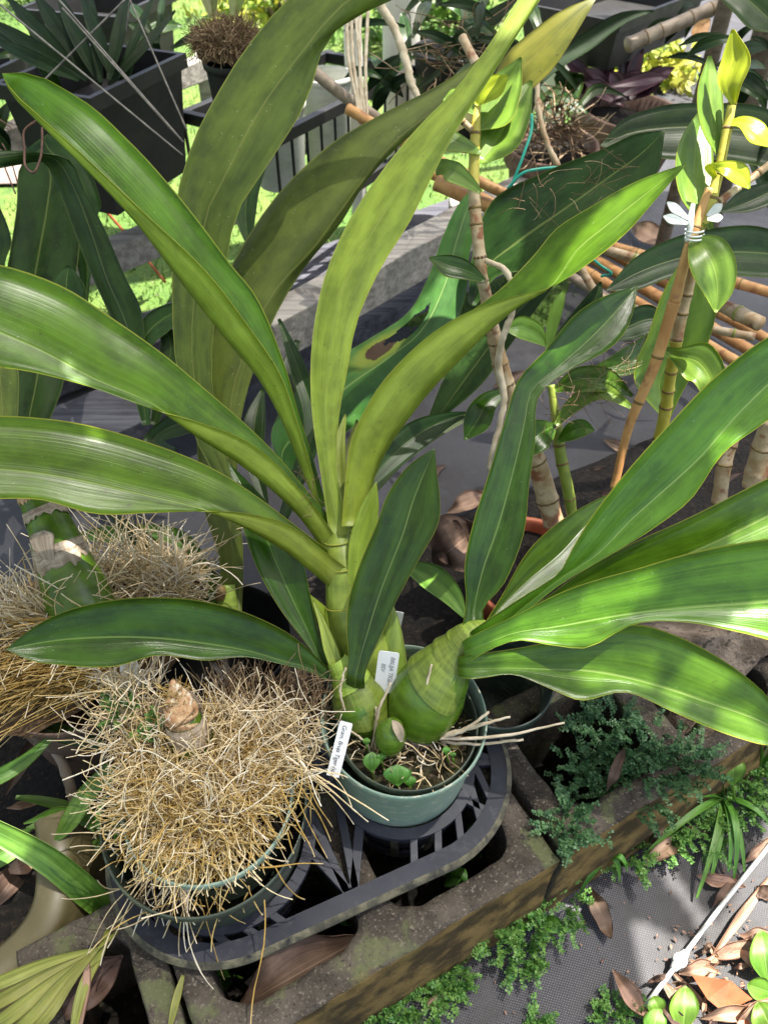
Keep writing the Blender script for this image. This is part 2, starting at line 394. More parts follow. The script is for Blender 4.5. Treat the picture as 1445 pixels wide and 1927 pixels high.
M['rootg'] = rootmat('root_gold', (.28, .165, .04), (.46, .31, .10), (.60, .46, .22))
M['rootb'] = rootmat('root_brown', (.10, .06, .03), (.24, .16, .09), (.36, .27, .17))
M['aroot'] = solid('aerial_root', (.42, .34, .23), (.60, .52, .40), 60, .7, .3)
M['cane_t'] = solid('cane_tan', (.36, .24, .13), (.55, .44, .30), 45, .55, .4, 200, c3=(.24, .10, .05), s3=50)
M['cane_y'] = solid('cane_yellow', (.38, .33, .04), (.50, .44, .09), 40, .45, .2, 200)
M['cane_g'] = solid('cane_green', (.16, .22, .03), (.26, .30, .05), 40, .45, .2, 200)
M['ring'] = solid('node_ring', (.12, .07, .03), (.22, .15, .05), 80, .6, .2)
M['bamb'] = solid('bamboo_stake', (.42, .20, .07), (.58, .33, .13), 40, .5, .2, 150, c3=(.3, .14, .06), s3=35)
M['bambg'] = solid('bamboo_grey', (.22, .17, .12), (.36, .29, .22), 40, .6, .3, 150)
M['pot_g'] = gloss('pot_sage', (.17, .265, .215), (.23, .325, .265), .5, .75, (.52, .50, .40), 60, .2)
M['pot_d'] = gloss('pot_dark', (.022, .036, .030), (.045, .058, .042), .40, .5, (.13, .15, .09), 22)
M['pot_k'] = gloss('pot_black', (.004, .004, .005), (.010, .010, .010), .55, .2, (.03, .03, .028), 20)
M['tray'] = gloss('tray_plastic', (.016, .018, .029), (.032, .035, .050), .48, .25, (.09, .09, .10), 60)
M['dust'] = solid('tray_dusty_edge', (.055, .052, .040), (.16, .145, .095), 70, .85, .7, 300, c3=(.02, .02, .022), s3=40)
M['tan_p'] = gloss('planter_tan', (.085, .070, .030), (.125, .105, .05), .42, .3, (.2, .17, .09), 30)
M['terra'] = solid('terracotta', (.30, .065, .022), (.40, .11, .045), 25, .5, .2, 120)
M['terrad'] = solid('terracotta_weathered', (.14, .085, .06), (.24, .16, .125), 18, .85, .5, 90, c3=(.30, .25, .21), s3=20)
M['soil'] = solid('soil', (.005, .004, .003), (.016, .012, .009), 90, .95, 1.0, 200, dist=.006, c3=(.04, .028, .018), s3=140)
M['moss'] = solid('potting_mix', (.025, .022, .012), (.07, .065, .03), 120, .95, 1.0, 260, dist=.006, c3=(.11, .11, .03), s3=60)
M['tagw'] = solid('tag_white', (.74, .75, .78), (.80, .80, .82), 20, .45, .05)
M['ink'] = solid('ink', (.03, .03, .04), (.05, .05, .06), 200, .6, 0)
M['inkg'] = solid('ink_faded', (.16, .15, .17), (.24, .23, .25), 300, .6, 0)
M['wire'] = solid('wire', (.10, .09, .085), (.20, .18, .165), 60, .5, .1)
M['wirer'] = solid('wire_rusty', (.07, .035, .025), (.14, .07, .05), 90, .7, .2)
M['tie'] = gloss('green_tie', (.01, .30, .22), (.02, .36, .27), .4)
M['clear'] = gloss('frosted_plastic', (.62, .66, .66), (.72, .74, .74), .35)
M['pvc'] = solid('pvc_white', (.55, .53, .47), (.68, .66, .60), 8, .5, .1, 60)
M['tubep'] = gloss('tube_translucent', (.36, .38, .39), (.46, .48, .48), .4, .2, (.4, .38, .33), 40)
M['lawnm'] = solid('lawn_blade', (.06, .14, .016), (.11, .19, .028), 12, .6, 0)
M['hedge'] = solid('hedge_leaf', (.05, .13, .02), (.13, .22, .03), 9, .5, 0)
# ---- surface materials of the setting
def fabric_mat():
    t = NT('weed_mat_fabric'); pos = t.pos(); mp = t.n('Mapping'); t.l(pos, mp.inputs[0]); mp.inputs['Rotation'].default_value = (0, 0, R(-24))
    sep = t.n('SeparateXYZ'); t.l(mp.outputs[0], sep.inputs[0])
    sx = t.math('SINE', t.math('MULTIPLY', sep.outputs[0], 2 * math.pi / .0044)); sy = t.math('SINE', t.math('MULTIPLY', sep.outputs[1], 2 * math.pi / .0034))
    w = t.math('MULTIPLY', sx, sy); gx = t.math('ABSOLUTE', sx)
    h = t.ramp(w, -.2, .95)
    col = t.mix(h, (.018, .019, .024), (.140, .140, .156))
    col = t.mix(t.math('MULTIPLY', t.ramp(t.noise(pos, 5, 6, .65), .42, .62), .75), col, (.030, .028, .029))  # dark and pale blotches: stains plus dappled light put into the colour
    col = t.mix(t.math('MULTIPLY', t.ramp(t.noise(pos, 3.3, 5, .6), .55, .7), .5), col, (.12, .115, .115))
    col = t.mix(t.math('MULTIPLY', t.ramp(t.noise(pos, 30, 4), .58, .7), .6), col, (.05, .05, .055))
    t.l(col, t.b.inputs['Base Color']); t.b.inputs['Roughness'].default_value = .55; t.b.inputs['Specular IOR Level'].default_value = .35
    t.bump(t.math('ADD', t.math('MULTIPLY', h, .6), t.math('MULTIPLY', t.noise(pos, 14, 5), 5.0)), .5, .0014); return t.m
def concrete_mat():
    t = NT('old_concrete'); pos = t.pos(); sep = t.n('SeparateXYZ'); t.l(pos, sep.inputs[0])
    n1 = t.noise(pos, 14, 6, .65); col = t.mix(t.ramp(n1, .35, .65), (.040, .034, .028), (.108, .091, .074))
    grit = t.n('TexVoronoi'); grit.inputs['Scale'].default_value = 330; t.l(pos, grit.inputs['Vector'])
    col = t.mix(t.math('MULTIPLY', t.ramp(t.noise(pos, 320, 3), .56, .7), .6), col, (.27, .23, .19))
    col = t.mix(t.math('MULTIPLY', t.ramp(t.noise(pos, 240, 2), .60, .7), .7), col, (.022, .018, .015))
    col = t.mix(t.math('MULTIPLY', t.ramp(t.noise(pos, 19, 5, .65), .54, .64), .65), col, (.13, .15, .065))
    geo = t.n('NewGeometry'); ns = t.n('SeparateXYZ'); t.l(geo.outputs['True Normal'], ns.inputs[0])
    pl = t.math('ADD', t.math('MULTIPLY', t.math('SUBTRACT', sep.outputs[0], .192), -.478), t.math('MULTIPLY', t.math('SUBTRACT', sep.outputs[1], .323), .878))
    outer = t.math('SUBTRACT', 1.0, t.ramp(pl, .006, .010))
    side = t.ramp(t.math('ADD', t.math('MULTIPLY', ns.outputs[1], -1.0), t.math('MULTIPLY', t.math('SUBTRACT', t.noise(pos, 12, 4), .5), .8)), .45, .8)
    col = t.mix(t.math('MULTIPLY', t.math('MULTIPLY', side, outer), .85), col, t.mix(t.ramp(t.noise(pos, 22, 4), .38, .62), (.055, .036, .013), (.235, .155, .05)))
    t.l(col, t.b.inputs['Base Color']); t.b.inputs['Roughness'].default_value = .92; t.b.inputs['Specular IOR Level'].default_value = .2
    t.bump(t.math('ADD', t.noise(pos, 260, 4, .7), t.math('MULTIPLY', t.noise(pos, 45, 5), 1.6)), .9, .004); return t.m
def wood_mat(name, c1, c2, c3, ang):
    t = NT(name); pos = t.pos(); mp = t.n('Mapping'); mp.vector_type = 'POINT'; t.l(pos, mp.inputs[0]); mp.inputs['Rotation'].default_value = (0, 0, R(-ang)); mp.inputs['Scale'].default_value = (1.2, 26, 26)
    g = t.noise(mp.outputs[0], 3.0, 6, .7); col = t.mix(t.ramp(g, .35, .65), c1, c2)
    col = t.mix(t.math('MULTIPLY', t.ramp(t.noise(pos, 11, 5), .5, .66), .6), col, c3)
    t.l(col, t.b.inputs['Base Color']); t.b.inputs['Roughness'].default_value = .8; t.b.inputs['Specular IOR Level'].default_value = .25
    t.bump(g, .7, .003); return t.m
def ground_mat():
    t = NT('ground_lawn'); pos = t.pos(); col = t.mix(t.ramp(t.noise(pos, 2.2, 5), .35, .65), (.07, .15, .02), (.125, .19, .032))
    col = t.mix(t.math('MULTIPLY', t.ramp(t.noise(pos, 14, 5), .5, .68), .7), col, (.04, .10, .015))
    col = t.mix(t.math('MULTIPLY', t.ramp(t.noise(pos, 40, 4), .62, .7), .7), col, (.20, .16, .10))
    t.l(col, t.b.inputs['Base Color']); t.b.inputs['Roughness'].default_value = .9; t.bump(t.noise(pos, 70, 5), .8, .02); return t.m
M['fab'] = fabric_mat(); M['conc'] = concrete_mat(); M['ground'] = ground_mat()
M['conc2'] = solid('rough_concrete', (.10, .075, .055), (.24, .19, .15), 30, .95, 1.0, 180, c3=(.05, .04, .03), s3=90, dist=.006)
M['wgrey'] = wood_mat('timber_bluegrey', (.045, .045, .056), (.105, .105, .125), (.03, .028, .03), 39)
M['wpale'] = wood_mat('timber_pale', (.22, .205, .185), (.40, .37, .33), (.12, .10, .08), 49)
M['wpost'] = wood_mat('timber_post', (.10, .075, .05), (.19, .15, .11), (.07, .05, .035), 0)
M['path'] = solid('path_pinkish', (.16, .12, .105), (.22, .17, .15), 6, .85, .4, 60)
def shade_mat():
    t = NT('shade_cloth'); t.b.inputs['Base Color'].default_value = (.06, .07, .06, 1); t.b.inputs['Roughness'].default_value = .9
    tr = t.n('BsdfTransparent'); tl = t.n('BsdfTranslucent'); tl.inputs[0].default_value = (.45, .48, .45, 1)
    m1 = t.n('MixShader'); m1.inputs[0].default_value = .22; t.l(t.b.outputs[0], m1.inputs[1]); t.l(tl.outputs[0], m1.inputs[2])
    m2 = t.n('MixShader'); m2.inputs[0].default_value = .15; t.l(m1.outputs[0], m2.inputs[1]); t.l(tr.outputs[0], m2.inputs[2]); t.l(m2.outputs[0], t.o.inputs[0]); return t.m
M['shade'] = shade_mat()

def sheet(name, xs, ys, z, mat, nx, ny, amp=0, fq=5):
    V = []; Fc = []
    for j in range(ny + 1):
        for i in range(nx + 1):
            x = xs[0] + (xs[1]-xs[0]) * i / nx; y = ys[0] + (ys[1]-ys[0]) * j / ny
            V.append((x, y, z + amp * mnoise.noise(Vector((x, y, 0)) * fq)))
    for j in range(ny):
        for i in range(nx): a = j*(nx+1)+i; Fc.append((a, a+1, a+nx+2, a+nx+1))
    return mk(name, V, Fc, mat)
def structure(o, label): return tag(o, label, kind='structure')

# ------------------------------------------------------------------ setting
o = mk('ground', [(-150, -60, GZ-.012), (150, -60, GZ-.012), (150, 200, GZ-.012), (-150, 200, GZ-.012)], [(0, 1, 2, 3)], M['ground']); structure(o, 'bright green lawn reaching away behind the benches')
o = sheet('weed_mat', (-2.2, 3.2), (-1.2, 1.70), GZ, M['fab'], 90, 56, .006, 6); structure(o, 'woven grey black weed mat on the ground under the pots')
# raised lip of mat along the path on the right, in sun
V = [(.42, 1.69, GZ-.008), (3.2, 1.69, GZ-.008), (5.2, 6.5, GZ-.008), (2.2, 6.5, GZ-.008)]
o = mk('path', V, [(0, 1, 2, 3)], M['fab']); structure(o, 'sunlit weed mat path running back along the lawn')
o = mk('pavement', [(-4.5, 2.45, GZ+.002), (-.95, 2.60, GZ+.002), (-.75, 3.05, GZ+.002), (-4.5, 2.95, GZ+.002)], [(0, 1, 2, 3)], M['path']); structure(o, 'pinkish concrete path across the lawn')
# unseen shade cloth added overhead to block the sun: its shadow covers the plants, the lawn and the near right corner stay in sun
RZ = 1.70; k = RZ - GZ
def lit_px(l): return [tuple(G(x, y)[:2]) for x, y in l]
LIT = [lit_px([(1150,2040), (1215,1880), (1196,1800), (1186,1752), (1196,1732), (1216,1737), (1262,1762), (1335,1782), (1300,1715), (1262,1672), (1240,1645), (1243,1625), (1262,1630), (1312,1700), (1350,1745), (1395,1650), (1425,1600), (1450,1500), (1445,1440), (1600,1400), (1700,2200), (1150,2200)])]  # cloth edge notched to shape leaf-like sun patches on the mat
def dap(px, py, d, rx, ry, ang=0):      # gap cut in the cloth so that sun falls on this spot
    p = P(px, py, d); h = p[2] - GZ; c = (p[0]-SUN_SHIFT[0]*h, p[1]-SUN_SHIFT[1]*h); a = R(ang)
    LIT.append([(c[0]+rx*math.cos(b)*math.cos(a)-ry*math.sin(b)*math.sin(a), c[1]+rx*math.cos(b)*math.sin(a)+ry*math.sin(b)*math.cos(a)) for b in np.linspace(0, 2*math.pi, 14)[:-1]])
for q in ((1415,1180,.712,.05,.016,20), (1085,1212,.772,.045,.010,10), (985,1266,.782,.05,.012,0), (1130,1306,.772,.04,.010,-5), (1392,1380,.745,.03,.014,-30), (1425,1012,.785,.03,.012,15), (1335,885,.777,.016,.010,50), (1385,110,.79,.05,.03,0), (1400,240,.79,.05,.03,0), (1312,690,.87,.045,.02,10), (1350,520,.818,.018,.012,0), (925,165,.846,.05,.03,0), (1060,60,.90,.06,.04,0), (15,1575,.80,.03,.02,0), (160,705,.73,.03,.006,-30), (1150,420,.76,.05,.02,40)): dap(*q)
def inside(x, y, poly):
    c = False; j = len(poly)-1
    for i in range(len(poly)):
        if (poly[i][1] > y) != (poly[j][1] > y) and x < (poly[j][0]-poly[i][0])*(y-poly[i][1])/(poly[j][1]-poly[i][1])+poly[i][0]: c = not c
        j = i
    return c
V = []; Fc = []
def cell(x0, x1, y0, y1):
    b = len(V); V.extend([(x + SUN_SHIFT[0]*k, y + SUN_SHIFT[1]*k, RZ) for x, y in ((x0, y0), (x1, y0), (x1, y1), (x0, y1))]); Fc.append((b, b+1, b+2, b+3))
gx0, gx1, gy0, gy1, cs = -.66, .70, .02, 1.05, .008
nx, ny = int(round((gx1-gx0)/cs)), int(round((gy1-gy0)/cs)); bb = [(min(p[0] for p in l), max(p[0] for p in l), min(p[1] for p in l), max(p[1] for p in l)) for l in LIT]
for j in range(ny):
    run = None
    for i in range(nx + 1):
        x, y = gx0 + (i+.5)*cs, gy0 + (j+.5)*cs
        op = i == nx or any(b[0] < x < b[1] and b[2] < y < b[3] and inside(x, y, l) for l, b in zip(LIT, bb))
        if not op and run is None: run = i
        if op and run is not None: cell(gx0 + run*cs, gx0 + i*cs, gy0 + j*cs, gy0 + (j+1)*cs); run = None
cell(-4.5, gx0, -1.6, 1.80); cell(gx0, 3.0, gy1, 1.80); cell(.40, 3.0, 1.80, 2.55); cell(gx0, .12, -1.6, gy0); cell(gx1, 3.0, .55, gy1)
o = mk('sun_blocker', V, Fc, M['shade'], smooth=False); structure(o, 'unseen added shade cloth overhead, edge and gaps cut to place the sun patches')

# lawn blades (stuff)
def blades(name, n, area, hmin, hmax, mat, label):
    x = rng.uniform(area[0], area[1], n); y = area[2] + (area[3]-area[2]) * rng.random(n) ** 1.4; h = rng.uniform(hmin, hmax, n); a = rng.uniform(0, 6.28, n); w = .0025
    keep = ~((x < -.8) & (y > 2.42 + .03*(x+4)) & (y < 3.05)); keep &= ~((y > 1.6) & (x > .45 + (y-1.69)*.37) & (x < 3.3 + (y-2.02)*.45))
    x, y, h, a = x[keep], y[keep], h[keep], a[keep]; n = len(x)
    lx, ly = rng.normal(0, .5, n) * h, rng.normal(0, .5, n) * h
    z = np.full(n, GZ - .012)
    V = np.stack([np.stack([x - w*np.cos(a), y - w*np.sin(a), z], 1), np.stack([x + w*np.cos(a), y + w*np.sin(a), z], 1), np.stack([x + lx, y + ly, z + h], 1)], 1).reshape(-1, 3)
    o = fastmesh(name, V, np.arange(3 * n).reshape(-1, 3), mat, smooth=False); return tag(o, label, 'grass', kind='stuff')
blades('lawn_grass', 42000, (-3.2, 3.2, 1.66, 5.8), .012, .035, M['lawnm'], 'short sunlit lawn grass seen between the benches')
def shrub(name, c, r, n, mat, label, lw=.03, par=None):
    """leafy mass: many small leaf faces in an uneven volume plus a few stems"""
    t = thing(name, label, 'shrub', (c[0], c[1], GZ)); cl = rng.normal(0, 1, (14, 3)); cl /= np.linalg.norm(cl, axis=1, keepdims=True)
    cen = np.array(c) + cl * np.array(r) * .65
    V = []; 
    ci = rng.integers(0, 14, n); p = cen[ci] + rng.normal(0, .23, (n, 3)) * np.array(r)
    p[:, 2] = np.maximum(p[:, 2], GZ + .01)
    a = rng.normal(0, 1, (n, 3)); a /= np.linalg.norm(a, axis=1, keepdims=True); b = np.cross(a, rng.normal(0, 1, (n, 3))); b /= np.linalg.norm(b, axis=1, keepdims=True)
    s = lw * rng.uniform(.5, 1.3, (n, 1))
    Q = np.stack([p - a*s, p + b*s*.4, p + a*s, p - b*s*.4], 1).reshape(-1, 3)
    fastmesh('foliage', Q, np.arange(4*n).reshape(-1, 4), mat, t, smooth=False)['kind'] = 'stuff'
    VV, FF = [], []
    for q in range(5):
        v, f = sweep([(c[0], c[1], GZ-.02), tuple((np.array(c) + cen[q]) / 2 * np.array([1, 1, .8])), tuple(cen[q])], [.012, .008, .004], 6); FF += [tuple(x + len(VV) for x in ff) for ff in f]; VV += v
    mk('stems', VV, FF, M['wpost'], t); return t
M['hedgey'] = solid('hedge_leaf_yellow', (.20, .30, .03), (.42, .40, .05), 6, .5, 0)
shrub('garden_shrub', (-1.7, 5.2, .25), (.6, .5, .35), 2600, M['hedge'], 'loose green shrub on the lawn at the far upper left')
shrub('garden_shrub', (-.55, 4.7, .15), (.5, .4, .28), 2200, M['hedgey'], 'yellow green shrub on the lawn behind the hanging black pot')
shrub('garden_shrub', (.15, 4.2, .12), (.45, .4, .3), 2200, M['hedge'], 'green shrub on the lawn behind the white posts', .035)
shrub('garden_shrub', (1.02, 3.75, .02), (.32, .3, .16), 1500, M['hedgey'], 'low yellow green shrub beside the far sunlit mat path')

# ------------------------------------------------------------------ block edging
E1 = np.array([.878, .478, 0]); E2 = np.array([-.478, .878, 0]); E1 /= np.linalg.norm(E1); E2 /= np.linalg.norm(E2); EZ = np.array([0, 0, 1.])
O0 = np.array([.192, .323, 0])           # front top corner at the open joint
def block(label, s0, dz=0, ln=.395, holes=((.032, .182), (.214, .364)), seed=0):
    bm = bmesh.new(); nx, ny = 64, 30; wd = .19; top = .15 + dz; ht = .20
    def inhole(x, y):
        for a, b in holes:
            ux = (x - (a+b)/2) / ((b-a)/2); uy = (y - .095) / .063
            if abs(ux) ** 5 + abs(uy) ** 5 < 1: return True
        return False
    vs = {}
    def gv(i, j):
        if (i, j) not in vs: vs[i, j] = bm.verts.new((i / nx * ln, j / ny * wd, 0))
        return vs[i, j]
    for i in range(nx):
        for j in range(ny):
            if not inhole((i+.5)/nx*ln, (j+.5)/ny*wd): bm.faces.new((gv(i, j), gv(i+1, j), gv(i+1, j+1), gv(i, j+1)))
    edges = [e for e in bm.edges if len(e.link_faces) == 1]; bv = {v for e in edges for v in e.verts}
    # soften stair steps of the hole outline
    for _ in range(3):
        newp = {}
        for v in bv:
            nb = [e.other_vert(v) for e in v.link_edges if len(e.link_faces) == 1]
            x, y = v.co.x, v.co.y
            if len(nb) == 2 and .004 < x < ln-.004 and .004 < y < wd-.004: newp[v] = (v.co * 2 + nb[0].co + nb[1].co) / 4
        for v, c in newp.items(): v.co = c
    for v in bv: v.co.z -= .0035
    levels = [.006, .02, .045, .08, .12, ht]; prev = .0035; cur = edges
    for lv in levels:
        r = bmesh.ops.extrude_edge_only(bm, edges=cur); nv = [g for g in r['geom'] if isinstance(g, bmesh.types.BMVert)]
        for v in nv: v.co.z -= (lv - prev)
        prev = lv; cur = [g for g in r['geom'] if isinstance(g, bmesh.types.BMEdge) and g.verts[0] in nv and g.verts[1] in nv] if False else [e for e in {e for v in nv for e in v.link_edges} if len(e.link_faces) == 1]
    for v in bm.verts:
        c = v.co + Vector((seed * 3.1, seed, 0)); v.co += Vector(mnoise.noise_vector(c * 55)) * .0016 + Vector(mnoise.noise_vector(c * 14)) * .0028
        w = O0 + E1 * (s0 + v.co.x) + E2 * v.co.y + EZ * (top + v.co.z); v.co = Vector(w)
    bmesh.ops.recalc_face_normals(bm, faces=bm.faces)
    o = bmk('concrete_block', bm, M['conc'], None, True); return tag(o, label, 'concrete block', 'hollow concrete blocks edging the bed')
block('mossy hollow concrete block right of the open joint, cell filled with tiny leaved weed', .004, .002, seed=1)
block('hollow concrete block under the green pot, left of the open joint', -.399, 0, seed=2)
block('hollow concrete block at the bottom left under the dark pot end of the tray', -.536, -.004, .132, ((.03, .102),), seed=3)
# rough half block lying behind at the right with an arched hollow
def rough_block():
    bm = bmesh.new(); nx, nz = 44, 24; L, H, T = .30, .17, .10
    a = P(1262, 1290, .98); b = P(1560, 1215, 1.0)
    t = b - a; t[2] = 0; t /= np.linalg.norm(t); nrm = np.array([t[1], -t[0], 0]); up = np.array([0, 0, 1.]) * .8 + np.array([-nrm[0], -nrm[1], 0]) * .6; up /= np.linalg.norm(up); fr = np.cross(t, up); 
    if fr[1] > 0: fr = -fr
    base = P(1268, 1268, .97)
    vs = {}
    def gv(i, j, k):
        if (i, j, k) not in vs:
            x, z = i/nx*L, j/nz*H; y = 0 if k == 0 else -T
            if k == 0:
                ux = (x - .135) / .062; uz = (z + .01) / .135
                if ux*ux + uz*uz < 1: y = -.05 * min(1, (1 - (ux*ux + uz*uz)) * 4)
            p = base + t*x + up*(z - H*.75) + fr*y; q = Vector(p); q += Vector(mnoise.noise_vector(q*30))*.005 + Vector(mnoise.noise_vector(q*80))*.002
            vs[i, j, k] = bm.verts.new(q)
        return vs[i, j, k]
    for i in range(nx):
        for j in range(nz):
            bm.faces.new((gv(i, j, 0), gv(i+1, j, 0), gv(i+1, j+1, 0), gv(i, j+1, 0))); bm.faces.new((gv(i, j, 1), gv(i, j+1, 1), gv(i+1, j+1, 1), gv(i+1, j, 1)))
    for i in range(nx):
        bm.faces.new((gv(i, nz, 0), gv(i+1, nz, 0), gv(i+1, nz, 1), gv(i, nz, 1))); bm.faces.new((gv(i, 0, 0), gv(i, 0, 1), gv(i+1, 0, 1), gv(i+1, 0, 0)))
    for j in range(nz):
        bm.faces.new((gv(0, j, 0), gv(0, j+1, 0), gv(0, j+1, 1), gv(0, j, 1))); bm.faces.new((gv(nx, j, 0), gv(nx, j, 1), gv(nx, j+1, 1), gv(nx, j+1, 0)))
    bmesh.ops.recalc_face_normals(bm, faces=bm.faces)
    tag(bmk('concrete_block', bm, M['conc2'], None, True), 'rough brown concrete block with arched hollow behind the lowest right leaf', 'concrete block')
rough_block()
# dark soil bed behind and under the blocks
def bed():
    pts = []; V = []; Fc = []; nx, ny = 60, 30
    for j in range(ny+1):
        for i in range(nx+1):
            p = O0 + E1 * (-1.0 + 2.2*i/nx) + E2 * (.03 + .62*j/ny); x, y = p[0], p[1]
            V.append((x, y, GZ + .018 + .012*mnoise.noise(Vector((x, y, 0))*18) - .05*(j in (0, ny) or i in (0, nx))))
    for j in range(ny):
        for i in range(nx): a = j*(nx+1)+i; Fc.append((a, a+1, a+nx+2, a+nx+1))
    structure(mk('soil_bed', V, Fc, M['soil']), 'dark soil bed behind the block edging')
bed()
# ------------------------------------------------------------------ timbers and benches
def board(name, pa, pb, za, zb, w, h, mat, label, cat='board', rough=.002):
    o = beam(name, G(*pa, za), G(*pb, zb), w, h, mat, None, .003, rough); return tag(o, label, cat)
board('timber_board', (20, 850), (1010, 425), .10, .10, .15, .045, M['wgrey'], 'blue grey weathered timber board low behind the centre leaves')
board('timber_board', (60, 700), (880, 385), .02, .02, .14, .04, M['wgrey'], 'darker weathered board lying beyond the blue grey board')
t = thing('bench_rail', 'pale weathered bench rail at left above the lawn', 'bench rail', G(140, 505, GZ))
beam('rail', G(-120, 585, .25), G(430, 368, .25), .055, .06, M['wpale'], t, .003, .0015)
q = G(380, 385, .19); beam('leg', q + [0, 0, -.001], q + [0.0001, .0, -.24], .05, .05, M['wpale'], t)
t = thing('bench_rail', 'pale thick bench rail in the centre behind the light green leaves', 'bench rail', G(700, 480, GZ))
beam('rail', G(490, 600, .25), G(1000, 330, .25), .07, .085, M['wpale'], t, .003, .0015)
q = G(890, 378, .165); beam('leg', q, q + [0.0001, 0, -.21], .06, .06, M['wpale'], t)
t = thing('bench_rail', 'pale upper bench rail running behind the black planter', 'bench rail', G(170, 170, GZ))
beam('rail', G(-60, 262, .42), G(420, 92, .42), .05, .05, M['wpale'], t, .003, .001)
beam('leg', G(400, 99, .37), G(400, 99, .37) + [0.0001, 0, -.41], .05, .05, M['wpale'], t)
def post(label, pb, d, r, ztop, mat, name='post', jitter=.002):
    p = P(*pb, d); base = np.array([p[0], p[1], GZ-.05]); lean = (random.uniform(-.02, .02), random.uniform(-.02, .02))
    X = [base + np.array([lean[0]*z, lean[1]*z, z]) for z in np.linspace(0, ztop - GZ + .05, 24)]
    V, Fc = sweep(X, r * (1 + rng.normal(0, .02, 24)), 14); return tag(mk(name, V, Fc, mat), label, 'post')
post('grey brown round wooden post at the top right', (1352, 60), 1.75, .018, 2.36, M['wpost'])
post('thick brown wooden post at the top right corner', (1420, 120), 1.95, .036, 2.36, M['wpost'])
post('slim pale bamboo post behind the purple leaved plant', (1140, 60), 2.5, .018, 2.36, M['bambg'])
post('wide pale pipe post behind the terracotta pots', (1052, 90), 2.7, .055, 2.36, M['pvc'])
post('white pipe post left of the pale dangling root', (672, 80), 1.9, .022, 2.36, M['pvc'])
post('wide pale pipe post behind the black crate', (760, 160), 2.1, .05, 2.36, M['pvc'])
t = thing('bamboo_rail', 'grey bamboo rail with dark joints at the top right', 'bamboo rail', P(1270, 40, 1.7))
cane(t, [(1180, 85, 1.75, 13), (1290, 38, 1.75, 13), (1420, -20, 1.75, 13)], M['bambg'], M['ring'], 38, 'pole')
